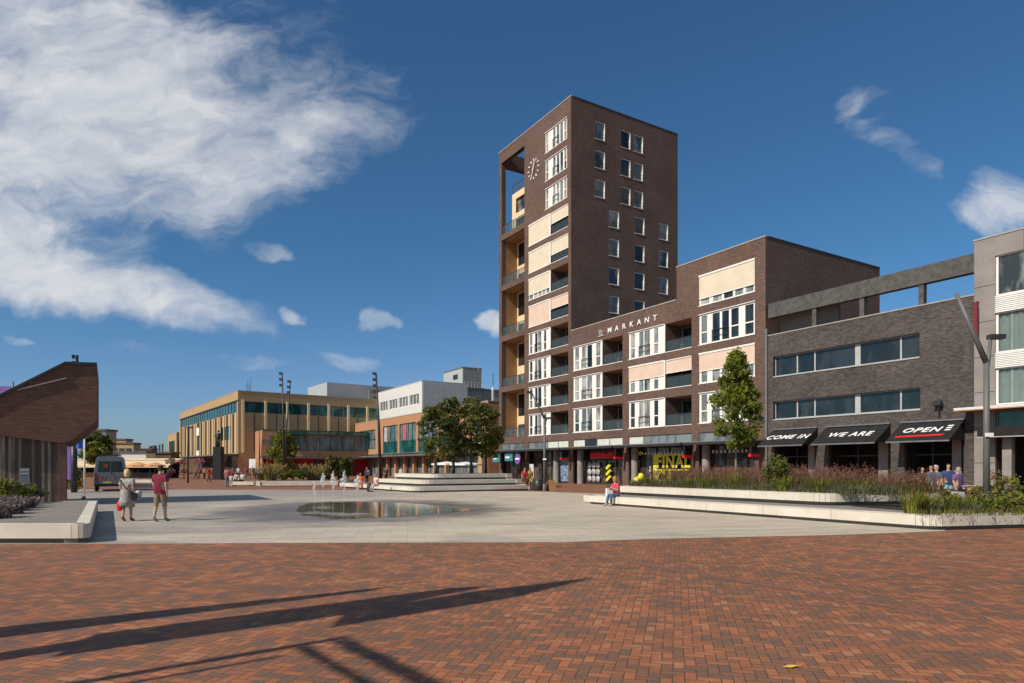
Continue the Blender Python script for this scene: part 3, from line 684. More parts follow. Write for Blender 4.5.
mb.face([(.003, 0, ZL - .5), (xs, 0, ZL - .5), (xs, BT, ZL - .5), (.003, BT, ZL - .5)], 'roof_felt'); mb.face([(xs, 0, ZH - .5), (x1, 0, ZH - .5), (x1, BT, ZH - .5), (xs, BT, ZH - .5)], 'roof_felt')
mb.build('wall', bl)
mb = MB(); mb.box(.01, xs - .05, -.04, .3, ZL, ZL + .09, 'coping'); mb.box(xs - .04, x1 + .04, -.04, .3, ZH, ZH + .09, 'coping'); mb.box(x1 - .3, x1 + .04, .3, BT, ZH, ZH + .09, 'steel_dark'); mb.box(xs - .04, xs + .3, .3, BT, ZH, ZH + .09, 'steel_dark'); mb.build('coping', bl)
for bi, (w0, w1, c0, c1) in enumerate(bays):
    for k in range(3):
        b0, b1 = RB[k], RB[k] + 2.5
        mb = MB(); mb.box(w1 + .003, c0 - .003, -.02, .22, b0, b1, 'white_paint'); mb.build('mullion', bl)
        if bi == 1 and k == 1:
            window(FRONT, w0, w1, b0, b1, FRENCH, bl, 'glass_curtain', 'blind_pink', .52, False); balcony(FRONT, c0, c1, b0, b1, bl, 1.9, 'blind_pink', .46)
        else:
            window(FRONT, w0, w1, b0, b1, FRENCH_B if bi == 0 else FRENCH, bl, ['glass_curtain', 'glass_dark', 'glass_curtain'][(k + bi) % 3]); balcony(FRONT, c0, c1, b0, b1, bl)
for k in range(4):
    b0, b1 = RB[k], RB[k] + 2.5
    if k == 1: window(FRONT, 18.0, 23.65, b0, b1, FRENCH_R, bl, 'glass_curtain', 'blind_pink', .58, False)
    elif k == 3: window(FRONT, 18.0, 23.65, b0, b1, STRIP, bl, 'glass_curtain', 'blind_cream', .76, False)
    else: window(FRONT, 18.0, 23.65, b0, b1, FRENCH_R, bl, 'glass_curtain')
for a0, a1 in shops_: shop(FRONT, a0, a1, bl, split=5)
transom(FRONT, .35, 8.33, bl, ['curtain_white', 'glass_band', 'curtain_white', 'curtain_white']); transom(FRONT, 9.19, 17.2, bl, ['curtain_white', 'glass_grey', 'glass_grey', 'glass_grey']); transom(FRONT, 18.0, 23.65, bl, ['glass_grey'] * 3)
canopy(.2, 8.6, bl); canopy(8.9, 17.45, bl); canopy(17.75, 24.7, bl)
# round columns standing in the arcade
for k, (s_, lab) in enumerate([(-2.9, 'round concrete column under the tower, left of the blue poster'), (1.5, 'round concrete column left of the red lettering shop'), (9.95, 'round concrete column beside the yellow sale window'), (18.7, 'round concrete column behind the red grasses and the young tree')]):
    mb = MB(); mb.lathe([(.34, 0), (.34, 3.60)], 'concrete_grey', 18); mb.lathe([(.37, 2.95), (.37, 3.05), (.34, 3.06)], 'concrete_grey', 18)
    o = mb.build('column', uv=False); o.location = O + U * s_ + V * .12; tag(o, lab, 'column', 'round columns of the shop arcade')

# lettering and shop signs
def loc(s_, c, z): return O + U * s_ + V * c + Vector((0, 0, z))
sg = thing('building_sign', 'white MARKANT letters with small grey emblem on the brick parapet', 'sign', loc(9.6, -.06, 15.32), UANG)
for k, ch in enumerate('MARKANT'): text_obj(ch, .72, 'letter', 'sign_white', sg, (-3.1 + k * 1.06, 0, 0), ext=.03, offset=.006, sx=1.15)
mb = MB(); mb.bar((-4.75, 0, .3), (-4.55, 0, -.3), .09, 'steel_light'); mb.bar((-4.5, 0, .34), (-4.3, 0, -.26), .09, 'steel_light'); mb.bar((-4.9, 0, -.32), (-4.0, 0, -.30), .08, 'steel_light'); mb.bar((-4.3, 0, .1), (-4.0, 0, .1), .08, 'steel_light'); mb.build('emblem', sg)
sg = thing('shop_sign', 'wide bright red raised lettering over the dark shop entrance', 'sign', loc(4.9, .2, 3.05), UANG)
mb = MB(); rr = random.Random(3); x = -1.75
while x < 1.7:
    wd = rr.uniform(.14, .3); hh = rr.choice([.28, .3, .33, .42]); mb.box(x, x + wd, -.05, .05, -.22, -.22 + hh, 'sign_red'); mb.box(x + wd * .3, x + wd * .6, -.052, .052, -.22 + hh, -.1 + hh, 'sign_red'); x += wd + .012
mb.build('lettering', sg)
mb = MB(); mb.box(-1.8, 1.75, -.045, .045, -.42, -.24, 'sign_red'); mb.box(-1.8, 1.75, .06, .12, -.5, .5, 'black_paint'); mb.build('backing', sg)
for k, (s_, lab) in enumerate([(.03, 'black hanging box sign with red foot under the tower corner canopy'), (8.76, 'black hanging box sign with red foot right of the red lettering'), (17.6, 'black hanging box sign with red foot right of the yellow window'), (24.3, 'black hanging box sign with red foot behind the young tree')]):
    t = thing('hanging_sign', lab, 'sign', loc(s_, -.9, 2.55), UANG, 'black and red signs hanging under the canopies')
    mb = MB(); mb.box(-.10, .10, -.42, .42, .22, .98, 'black_paint'); mb.build('box', t); mb = MB(); mb.box(-.12, .12, -.5, .5, 0, .215, 'sign_red'); mb.build('foot', t); mb = MB(); mb.box(-.03, .03, -.03, .03, .983, 1.1, 'steel_dark'); mb.build('hanger', t)
for nm, lab, s0_, wd, z, mt in [('hanging_sign', 'teal projecting sign under the tower canopy, left of the purple one', -10.9, .9, 2.5, 'sign_teal'), ('hanging_sign', 'light teal flat sign at the far end of the tower canopy', -13.9, .9, 2.4, 'sign_teal')]:
    t = thing(nm, lab, 'sign', loc(s0_, -1.2, z), UANG); mb = MB(); mb.box(-wd, wd, -.06, .06, 0, 1.0, mt); mb.box(-wd + .1, wd * .2, -.065, -.06, .35, .55, 'sign_white'); mb.build('board', t)
    mb = MB(); mb.box(-.03, .03, -.03, .03, 1.003, 1.15, 'steel_dark'); mb.build('hanger', t)
t = thing('hanging_sign', 'purple round projecting sign with pale band at the tower shop', 'sign', loc(-8.9, -1.2, 2.75), UANG)
mb = MB(); mb.prism([(.62 * math.cos(q * math.pi / 12), -.06, .62 * math.sin(q * math.pi / 12)) for q in range(24)], (0, .12, 0), 'sign_purple'); mb.box(-.45, .45, -.07, -.062, -.1, .1, 'sign_white'); mb.build('disc', t)
mb = MB(); mb.box(-.03, .03, -.03, .03, .6, .95, 'steel_dark'); mb.build('hanger', t)
t = thing('shop_poster', 'tall blue and white figure poster standing in the shop window', 'poster', loc(-1.55, .42, .2), UANG); mb = MB(); mb.box(-.95, .95, 0, .04, 0, 2.5, 'poster_blue'); mb.build('panel', t); mb = MB(); mb.box(-1, 1, -.01, .05, 2.503, 2.9, 'sign_white'); mb.build('header', t)
t = thing('window_poster', 'yellow sale poster with FINAL lettering filling a dark shop window', 'poster', loc(14.3, .42, .5), UANG)
mb = MB(); mb.box(-2.2, -1.75, 0, .04, -.45, 2.45, 'sign_yellow'); mb.box(-1.75, 2.2, 0, .04, 2.3, 2.45, 'sign_yellow'); mb.box(-1.75, 2.2, 0, .04, .95, 1.08, 'sign_yellow'); mb.build('panel', t)
text_obj('FINAL', 1.55, 'lettering', 'sign_yellow', t, (.25, .02, 1.72), offset=.05, ext=.015, sx=.92); text_obj('CA', 1.5, 'lettering', 'sign_yellow', t, (-.7, .02, .32), offset=.06, ext=.015)
sg = thing('shop_sign', 'row of small pale letters over the yellow sale window', 'sign', loc(13.6, .3, 3.05), UANG); mb = MB(); rr = random.Random(5); x = -2.9
while x < 2.9: mb.bar((x, 0, -.12), (x + rr.uniform(-.05, .12), 0, .12), .05, 'sign_white'); mb.bar((x + .1, 0, .12), (x + .16, 0, -.12), .05, 'sign_white'); x += .42
mb.bar((-3.3, 0, .2), (-3.15, 0, -.15), .1, 'sign_yellow'); mb.bar((-3.0, 0, .2), (-3.15, 0, -.15), .1, 'sign_yellow'); mb.build('lettering', sg)
sg = thing('shop_sign', 'row of small pale letters over the shop behind the young tree', 'sign', loc(21.0, .3, 3.05), UANG); mb = MB(); x = -2.2
while x < 2.2: mb.bar((x, 0, -.12), (x + rr.uniform(-.05, .12), 0, .12), .05, 'sign_white'); mb.bar((x + .1, 0, .12), (x + .16, 0, -.12), .05, 'sign_white'); x += .42
mb.build('lettering', sg)
t = thing('window_poster', 'black and yellow diagonal stripe poster inside the red lettering shop', 'poster', loc(5.75, .46, .5), UANG); mb = MB(); mb.box(-.35, .35, .02, .05, -.3, 1.7, 'black_paint')
for q in range(3): mb.bar((-.3, 0, -.1 + q * .6), (.3, 0, .35 + q * .6), .26, 'sign_yellow', .26)
mb.build('panel', t)
rr = random.Random(9)
for k in range(3):
    for q in range(3):
        mb = MB(); mb.lathe([(.02, -.02), (.33, -.02), (.33, .02), (.02, .02)], 'poster_white', 14); o = mb.build('display_disc', uv=False); o.location = loc(2.55 + q * .7, .5, .55 + k * .72); o.rotation_euler = (R(90), 0, UANG)
        tag(o, 'round pale display disc in the red lettering shop window', 'display', 'pale discs in the shop window')
t = thing('yellow_balloons', 'bunch of yellow balloons on the floor by the round column', 'balloons', loc(11.1, -.35, .0), UANG)
for k in range(6):
    mb = MB(); c = (rr.uniform(-.55, .55), rr.uniform(-.1, .1), rr.uniform(.5, 1.15)); mb.lathe([(.0, -.3), (.14, -.26), (.26, -.08), (.27, .05), (.19, .2), (0, .27)], 'sign_yellow', 10, c); mb.build('balloon', t, uv=False)
mb = MB(); mb.bar((0, 0, 0), (0, 0, 1.1), .03, 'steel_grey'); mb.box(-.2, .2, -.2, .2, 0, .04, 'steel_grey'); mb.build('stand', t)
for k, (s_, z1_, lab) in enumerate([(11.7, 1.75, 'pale shop mannequin nearest the round column'), (12.45, 1.72, 'pale shop mannequin with yellow top beside the sale poster')]):
    t = thing('mannequin', lab, 'mannequin', loc(s_, .44, .15), UANG); mb = MB()
    mb.tube([(0, 0, 0), (.03, 0, .5), (.08, 0, .85), (0, 0, 1.0), (0, 0, 1.3), (0, 0, 1.42), (0, 0, 1.5)], [.06, .07, .1, .15, .17, .08, .05], 'steel_light', 8); mb.lathe([(0, -.13), (.09, -.06), (.1, .04), (0, .13)], 'steel_light', 8, (0, 0, 1.62)); mb.build('body', t, uv=False)
    mb = MB(); mb.tube([(0, 0, .98), (0, 0, 1.2), (0, 0, 1.40)], [.17, .18, .12], 'sign_yellow' if k else 'steel_grey', 8); mb.build('shirt', t, uv=False)

# ---- charcoal brick building with awnings
kb = thing('cafe_building', 'dark charcoal brick building with two window bands and a roof pergola', 'building', O, UANG)
k0, k1, KZ = 24.85, 38.75, 11.65
bandU, bandL = (25.3, 35.75, 8.54, 10.04), (25.3, 35.8, 5.33, 6.68)
doors = [(25.45, 28.75, 0, 4.2), (29.75, 34.0, 0, 4.2), (34.85, 38.2, 0, 4.2)]
mb = MB(FRONT); mb.sheet(k0, k1 + .5, 0, KZ, 0, [bandU, bandL] + doors, .34, 'brick_charcoal')
mb.face([(k1 + .5, .1, 0), (k1 + .5, 14, 0), (k1 + .5, 14, KZ), (k1 + .5, .1, KZ)], 'brick_charcoal'); mb.face([(k0, 14, 0), (k1 + .5, 14, 0), (k1 + .5, 14, KZ), (k0, 14, KZ)], 'brick_charcoal')
mb.face([(k0, .0, KZ - .3), (k1 + .5, .0, KZ - .3), (k1 + .5, 14, KZ - .3), (k0, 14, KZ - .3)], 'roof_felt'); mb.build('wall', kb)
mb = MB(); mb.box(k0, k1 + .5, -.04, .32, KZ, KZ + .07, 'coping'); mb.build('coping', kb)
mb = MB(); mb.box(24.66, 24.83, -.10, -.005, 0, 11.9, 'steel_grey'); mb.box(24.64, 24.85, -.12, -.004, 11.903, 12.2, 'steel_grey'); mb.build('downpipe', kb)
for bnd in (bandU, bandL):
    a0, a1, b0, b1 = bnd; mb = MB(FRONT); cuts = [25.3, 27.15, 28.55, 31.55, 34.5, 35.75]; hs_ = []
    for q in range(5):
        hs_.append((cuts[q] + (.05 if q not in (3,) else .32), cuts[q + 1] - .05, b0 + .07, b1 - .06))
    mb.sheet(a0, a1, b0, b1, .26, hs_, .05, 'steel_light'); mb.box(a0, a1, -.05, .25, b0 - .07, b0 - .003, 'steel_light'); f = mb.build('window', kb); pane(FRONT, a0, a1, b0, b1, .31, 'glass_band', f)
for a0, a1, b0, b1 in doors:
    mb = MB(FRONT); e = .002
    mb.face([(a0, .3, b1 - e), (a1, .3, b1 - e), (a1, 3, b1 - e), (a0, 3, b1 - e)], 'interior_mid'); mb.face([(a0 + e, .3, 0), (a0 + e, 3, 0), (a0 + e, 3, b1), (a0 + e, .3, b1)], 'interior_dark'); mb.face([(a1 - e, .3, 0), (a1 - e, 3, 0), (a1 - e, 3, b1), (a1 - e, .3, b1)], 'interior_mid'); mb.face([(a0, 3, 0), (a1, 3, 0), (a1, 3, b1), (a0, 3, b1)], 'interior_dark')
    for x in (a0 + .05, a0 + (a1 - a0) * .36, a0 + (a1 - a0) * .7): mb.box(x, x + .07, .9, .98, 0, b1 - .003, 'steel_dark')
    mb.box(a0, a1, .9, .98, 2.5, 2.58, 'steel_dark'); mb.build('shopfront', kb)
    mb = MB(FRONT); mb.box(a0 + (a1 - a0) * .78, a0 + (a1 - a0) * .93, .25, .75, 0, b1 - .004, 'concrete_panel'); mb.build('pillar', kb)
mb = MB(); mb.box(k0 + .01, k1, .0, .5, 13.0, 14.08, 'fascia_grey'); mb.box(k0 + .01, k1, .5, 2.6, 13.85, 14.05, 'steel_grey')
mb.build('pergola_beam', kb)
for s_ in (28.6, 32.06, 35.8):
    mb = MB(); mb.box(s_ - .16, s_ + .16, .08, .42, KZ + .073, 12.997, 'fascia_grey'); mb.build('pergola_post', kb)
mb = MB(); mb.box(k0 + .01, 29.5, 1.5, 1.8, KZ - .29, 13.6, 'concrete_panel'); mb.build('roof_screen', kb)
for s_, lab in ((31.3 + .7, 'low grey roof vent behind the charcoal parapet'),):
    mb = MB(); mb.lathe([(.12, 0), (.12, .35), (.3, .36), (.3, .44), (0, .5)], 'steel_light', 12); o = mb.build('roof_vent', uv=False); o.location = loc(s_, 1.2, KZ - .29); tag(o, lab, 'vent')
aw = [(25.3, 28.96, 'COME IN', 'black sloping shop awning reading COME IN'), (29.6, 34.0, 'WE ARE', 'black sloping shop awning reading WE ARE'), (34.66, 38.27, 'OPEN', 'black sloping shop awning reading OPEN with a red underline')]
for a0, a1, tx, lab in aw:
    t = thing('awning', lab, 'awning', loc((a0 + a1) / 2, -.02, 3.2), UANG, 'black awnings over the cafe'); h = (a1 - a0) / 2; D = 1.75; Zt, Zb = 1.32, .15
    mb = MB(); mb.prism([(-h, 0, Zt), (-h, -D, Zb), (-h, -D + .03, Zb - .01), (-h, 0, Zt - .05)], (2 * h, 0, 0), 'black_canvas')
    mb.face([(-h, -.01, Zt - .05), (-h, -D + .03, Zb - .01), (-h, -.01, .1)], 'black_canvas'); mb.face([(h, -.01, Zt - .05), (h, -D + .03, Zb - .01), (h, -.01, .1)], 'black_canvas')
    mb.build('canvas', t); mb = MB(); mb.box(-h, h, -D - .04, -D + .02, Zb - .10, Zb - .012, 'steel_grey'); mb.build('front_bar', t); mb = MB(); mb.box(-h, h, -.12, .0, Zt + .003, Zt + .09, 'steel_grey'); mb.build('cassette', t)
    mid_ = (-.0, -D * .52, Zb + (Zt - Zb) * .48 + .012); sl = math.atan2(Zt - Zb, D)
    text_obj(tx, .70, 'lettering', 'sign_white', t, mid_ if tx != 'OPEN' else (-.22, -D * .46, Zb + (Zt - Zb) * .54 + .012), rx=sl, ext=.008, shear=.22, offset=.012, sx=1.1 if tx != 'OPEN' else 1.12)
    if tx == 'OPEN':
        q = lambda x, f: (x, -D * f, Zt - (Zt - Zb) * f + .01)
        mb = MB(); mb.face([q(-1.5, .82), q(1.2, .78), q(1.32, .70), q(-1.35, .74)], 'sign_red'); mb.build('underline', t)
        mb = MB()
        for z_ in (.24, .35, .46): mb.face([q(1.12, z_ + .07), q(1.42, z_ + .06), q(1.46, z_), q(1.16, z_ + .01)], 'sign_white')
        mb.build('emblem', t)
t = thing('floodlight', 'small dark floodlight on a bracket above the OPEN awning', 'floodlight', loc(36.9, -.05, 4.75), UANG); mb = MB(); mb.bar((0, 0, 0), (.05, -.2, .7), .08, 'steel_dark'); mb.build('bracket', t); mb = MB(); mb.box(-.24, .24, -.36, -.12, .7, .98, 'steel_dark'); mb.build('head', t)

# ---- pale building at the right edge
wb = thing('office_building', 'grey panelled building with white louvres and tall curtained windows', 'building', O, UANG)
w0, w1, WZ = 38.8, 62., 14.7
mb = MB(FRONT); wh = [(39.85, 61, 11.35, 13.6), (39.85, 61, 8.15, 10.4), (39.85, 61, 5.25, 7.3), (39.85, 61, 0, 4.9)]
mb.sheet(w0, w1, 0, WZ, -.12, wh, .2, 'concrete_panel'); mb.face([(w0, -.12, 0), (w0, .0, 0), (w0, .0, WZ), (w0, -.12, WZ)], 'concrete_panel'); mb.face([(w0, 0.003, KZ), (w0, 14, KZ), (w0, 14, WZ), (w0, .003, WZ)], 'concrete_panel'); mb.face([(w1, -.12, 0), (w1, 14, 0), (w1, 14, WZ), (w1, -.12, WZ)], 'concrete_panel'); mb.face([(w0, 14, 0), (w1, 14, 0), (w1, 14, WZ), (w0, 14, WZ)], 'concrete_panel'); mb.face([(w0, -.12, WZ), (w1, -.12, WZ), (w1, 14, WZ), (w0, 14, WZ)], 'roof_felt')
for z in (2, 4, 6, 8, 10, 12): mb.box(w0, w0 + 1.03, -.125, -.119, z, z + .03, 'steel_dark')
for x in (41.2, 43.6, 46, 48.4): mb.box(x, x + .03, -.125, -.119, 13.63, WZ - .02, 'steel_dark')
mb.build('wall', wb); mb = MB(); mb.box(w0 - .03, w1, -.16, .2, WZ + .003, WZ + .09, 'coping'); mb.build('coping', wb)
for b0, b1, g in ((11.35, 13.6, 'glass_curtain'), (8.15, 10.4, 'curtain_white'), (5.25, 7.3, 'curtain_white')):
    mb = MB(FRONT); hs_ = [(39.85 + .12 + k * 3.5, 39.85 + 3.5 * k + 3.4, b0 + .08, b1 - .06) for k in range(6)]
    mb.sheet(39.85, 61, b0, b1, -.02, hs_, .06, 'white_paint'); f = mb.build('window', wb)
    mb = MB()
    if g == 'curtain_white':
        n = 170
        pts = [(39.85 + 21.15 * k / n, .12 + .06 * math.sin(k * 1.9) + .03 * math.sin(k * .7)) for k in range(n + 1)]
        for k in range(n): mb.face([(pts[k][0], pts[k][1], b0), (pts[k + 1][0], pts[k + 1][1], b0), (pts[k + 1][0], pts[k + 1][1], b1), (pts[k][0], pts[k][1], b1)], g)
        mb.build('curtain', f); pane(FRONT, 39.85, 61, b0, b1, .045, 'rail_glass', f)
    else: pane(FRONT, 39.85, 61, b0, b1, .045, g, f)
for z0, z1 in ((10.4, 11.35), (7.3, 8.15)):
    mb = MB(FRONT); n = 9
    for k in range(n): zz = z0 + (z1 - z0) * k / n; mb.face([(39.86, -.16, zz), (61, -.16, zz), (61, -.13, zz + (z1 - z0) / n * .85), (39.86, -.13, zz + (z1 - z0) / n * .85)], 'white_metal'); mb.face([(39.86, -.16, zz), (61, -.16, zz), (61, -.125, zz), (39.86, -.125, zz)], 'white_metal')
    mb.build('louvre', wb)
mb = MB(); mb.box(38.35, 61, -1.5, -.17, 4.98, 5.12, 'white_metal'); mb.box(38.37, 61, -1.48, -.17, 4.93, 4.977, 'wood_tan'); mb.build('canopy', wb)
mb = MB(FRONT); mb.sheet(39.85, 61, 4.0, 4.9, .0, [(39.95 + k * 2.4, 39.9 + k * 2.4 + 2.3, 4.08, 4.82) for k in range(8)], .06, 'steel_grey'); f = mb.build('window', wb); pane(FRONT, 39.85, 61, 4.0, 4.9, .06, 'glass_teal', f)
mb = MB(); mb.box(39.5, 61, -1.4, -.13, 3.45, 3.95, 'black_canvas'); mb.box(39.5, 61, -1.42, -1.38, 3.40, 3.447, 'steel_light'); mb.build('awning_box', wb)
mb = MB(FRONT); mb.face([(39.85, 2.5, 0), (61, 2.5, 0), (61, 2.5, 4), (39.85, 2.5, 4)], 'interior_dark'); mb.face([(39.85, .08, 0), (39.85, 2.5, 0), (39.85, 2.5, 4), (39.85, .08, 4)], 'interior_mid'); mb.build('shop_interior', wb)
for s_ in (40.6, 45.5, 50.5):
    mb = MB(); mb.box(s_ - .22, s_ + .22, -.6, -.2, 0, 3.44, 'concrete_grey'); mb.build('pillar', wb)
t = thing('banner', 'narrow red vertical banner between the charcoal and grey buildings', 'banner', loc(39.02, -.45, 8.95), UANG); mb = MB(); mb.box(-.08, .08, -.02, .02, 0, 2.2, 'banner_red'); mb.build('cloth', t); mb = MB(); mb.box(-.04, .04, -.02, .32, 2.203, 2.26, 'steel_grey'); mb.build('bracket', t)
# ------------------------------------------------------------------ far side of the square
def oblock(name, label, cat, corner, lu, lv, h, mat, roof='roof_felt', rz=UANG, holesF=(), holesS=(), depth=.25, coping='coping'):
    """Block whose near corner is at `corner`; front runs back along -U (length lu), side runs along +V (length lv)."""
    t = thing(name, label, cat, corner, rz)
    mb = MB(FRONT); mb.sheet(-lu, 0, 0, h, 0, list(holesF), depth, mat); mb.sheet(0, lv, 0, h, 0, list(holesS), depth, mat, T=side_at(0))
    mb.face([(-lu, lv, 0), (0, lv, 0), (0, lv, h), (-lu, lv, h)], mat); mb.face([(-lu, 0, 0), (-lu, lv, 0), (-lu, lv, h), (-lu, 0, h)], mat)
    mb.face([(-lu, 0, h - .3), (0, 0, h - .3), (0, lv, h - .3), (-lu, lv, h - .3)], roof); mb.build('wall', t)
    mb = MB(); e = .05; mb.box(-lu - e, e, -e, .35, h, h + .12, coping); mb.box(-.35, e, .35, lv + e, h, h + .12, coping); mb.box(-lu - e, -lu + .35, .35, lv + e, h, h + .12, coping); mb.box(-lu + .35, -.35, lv - .3, lv + e, h, h + .12, coping); mb.build('coping', t)
    return t


def strip_window(T, a0, a1, b0, b1, n, glass, parent, frame='steel_dark', name='window', fw=.08, c=.12, rows=1):
    mb = MB(T); w_ = (a1 - a0) / n; hh = (b1 - b0) / rows
    mb.sheet(a0, a1, b0, b1, c, [(a0 + w_ * k + fw, a0 + w_ * (k + 1) - fw, b0 + hh * r_ + fw, b0 + hh * (r_ + 1) - fw) for k in range(n) for r_ in range(rows)], .06, frame)
    f = mb.build(name, parent); pane(T, a0, a1, b0, b1, c + .06, glass, f); return f


# department store: fluted ochre cladding, dark ribbon of windows under the roof
C1 = P(238, 125); LU, LV, HS = 62.8, 52.0, 16.2
t = oblock('department_store', 'large ochre clad department store with dark ribbon windows under a flat roof', 'building', C1, LU, LV, HS,
           'brick_ochre', rz=R(-54.3), holesF=[(-LU + .8, -.8, 12.2, 14.3), (-39.5, -36.5, 4.6, 12.15), (-13.5, -5.5, 7.2, 9.9)], holesS=[(.8, LV - .8, 12.2, 14.3)], coping='coping')
strip_window(FRONT, -LU + .8, -.8, 12.2, 14.3, 24, 'glass_teal', t); strip_window(side_at(0), .8, LV - .8, 12.2, 14.3, 18, 'glass_teal', t)
strip_window(FRONT, -39.5, -36.5, 4.6, 12.15, 2, 'glass_teal', t, rows=4); strip_window(FRONT, -13.5, -5.5, 7.2, 9.9, 4, 'glass_teal', t)
for q in range(25):
    x = -LU + .8 + (LU - 1.6) * q / 24
    if not (-39.6 < x < -36.4): mb = MB(); mb.box(x - .18, x + .18, -.22, -.01, 4.5, 12.1, 'steel_dark' if q % 2 else 'cream_panel'); mb.build('cladding_fin', t)
for q in range(13):
    x = .9 + (LV - 1.8) * q / 12; mb = MB(side_at(0)); mb.box(x - .22, x + .22, -.25, -.01, 4.5, 14.6, 'cream_panel'); mb.build('cladding_fin', t); mb = MB(side_at(0)); mb.box(x + 2.0, x + 2.14, -.06, -.01, 4.5, 12.1, 'steel_dark'); mb.build('cladding_joint', t)
mb = MB(); mb.box(-LU, .1, -.14, -.01, 14.35, 14.5, 'steel_dark'); mb.box(-LU, 1.5, -3.0, -.02, 4.0, 4.25, 'canopy_slate'); mb.build('canopy', t)
mb = MB(FRONT); mb.face([(-LU + .5, -.05, .1), (-.4, -.05, .1), (-.4, -.05, 3.9), (-LU + .5, -.05, 3.9)], 'glass_shop'); mb.build('shopfront', t)
mb = MB(); mb.box(-39.4, -36.6, -.16, -.02, 9.2, 11.0, 'sign_white'); mb.box(-39.4, -36.6, -.16, -.02, 4.4, 5.6, 'sign_white'); mb.build('sign_panel', t)
mb = MB(); mb.box(-14, -2, 18, 44, HS - .29, HS + 3.2, 'steel_light'); mb.box(-10, -1, 27, 46, HS - .29, HS + 2.2, 'steel_grey'); mb.build('roof_plant', t)
for q in range(4):
    mb = MB(); mb.bar((-6 + q * 1.1, 3, HS), (-6 + q * 1.1, 3, HS + 2 + (q % 2)), .06, 'steel_dark'); mb.build('roof_aerial', t)
# its glazed lower annex facing the square
C2 = P(262, 121); t = oblock('glazed_annex', 'low annex with teal glazed upper floor over red shopfronts', 'building', C2, 9., 27., 8.6, 'brick_salmon', holesS=[(3.4, 26.6, 4.9, 7.9), (.3, 26.5, .1, 3.3)], coping='steel_dark')
strip_window(side_at(0), 3.4, 26.6, 4.9, 7.9, 10, 'glass_grey', t, 'glass_teal', fw=.12); mb = MB(side_at(0)); mb.box(2.5, 27.2, -.7, -.02, 8.02, 8.5, 'glass_teal'); mb.build('eaves', t)
mb = MB(side_at(0)); mb.face([(.3, .4, .1), (26.5, .4, .1), (26.5, .4, 3.3), (.3, .4, 3.3)], 'red_shop'); mb.box(-.5, 27, -2.6, -.02, 3.35, 3.75, 'canopy_slate')
for x in (4, 9.5, 15, 20.5): mb.box(x, x + 2.2, .3, .38, .1, 2.9, 'glass_shop')
mb.build('shopfront', t)
mb = MB(side_at(0)); mb.box(-.6, 3.2, -2.4, -.03, 3.78, 5.6, 'brick_salmon'); mb.build('terrace', t); rail(side_at(0), -.5, 3.1, 5.6, -2.3, t, 1.1)
mb = MB(side_at(0)); mb.box(1.2, 3.0, -.2, -.02, 5.7, 7.6, 'glass_grey'); mb.build('window', t)

# salmon brick store with teal window grid
C3 = P(488, 90); LO = 68.; HO = 10.75
big = [(-40.3, -33.0), (-32.1, -24.7), (-23.8, -16.5), (-15.6, -8.3)]; small = [(-65.5, -55.8), (-54.6, -44.4)]
hF = [(x0_, x1_, 4.3, 9.4) for x0_, x1_ in big] + [(x0_, x1_, 5.3, 9.1) for x0_, x1_ in small] + [(-3.6, -1.6, 4.4, 9.0), (-66, -1.6, .05, 3.4)]
t = oblock('salmon_store', 'salmon brick store with teal grid windows and a glazed arcade behind the plaza trees', 'building', C3, LO, 22., HO, 'brick_salmon', holesF=hF)
for x0_, x1_ in big: strip_window(FRONT, x0_, x1_, 6.32, 9.4, 4, 'glass_grey', t, 'glass_teal', fw=.15); strip_window(FRONT, x0_, x1_, 4.3, 6.3, 4, 'glass_teal', t, 'glass_teal', fw=.13, rows=2)
for x0_, x1_ in small: strip_window(FRONT, x0_, x1_, 5.3, 9.1, 4, 'glass_grey', t, 'glass_teal', fw=.15, rows=2)
strip_window(FRONT, *hF[6], 1, 'glass_teal', t, 'steel_dark', rows=3)
strip_window(FRONT, *hF[7], 22, 'glass_grey', t, 'steel_dark', name='shopfront')
mb = MB(); mb.box(-LO + 2, -1, -2.2, -.03, 3.6, 3.85, 'canopy_slate'); mb.box(-LO + 2, -1, -.1, -.02, 3.95, 4.25, 'glass_teal'); mb.build('canopy', t)
for q in range(8): mb = MB(); mb.box(-41.2 + q * 4.1 * 2 / 2 * 1.0, -40.6 + q * 4.1, -.6, -.03, 0, 3.597, 'brick_salmon'); mb.build('pillar', t)
mb = MB(); mb.box(-1.3, -.1, -.9, -.02, 0, 6.4, 'brick_ochre'); mb.build('pier', t)
for q in range(3):
    mb = MB(FRONT); a_ = hF[q][0]; mb.box(a_ + .4 + q, a_ + 1.9 + q, .09, .115, 6.5, 9.2, ['poster_white', 'petal_pink', 'poster_blue'][q]); mb.build('window_poster', t)

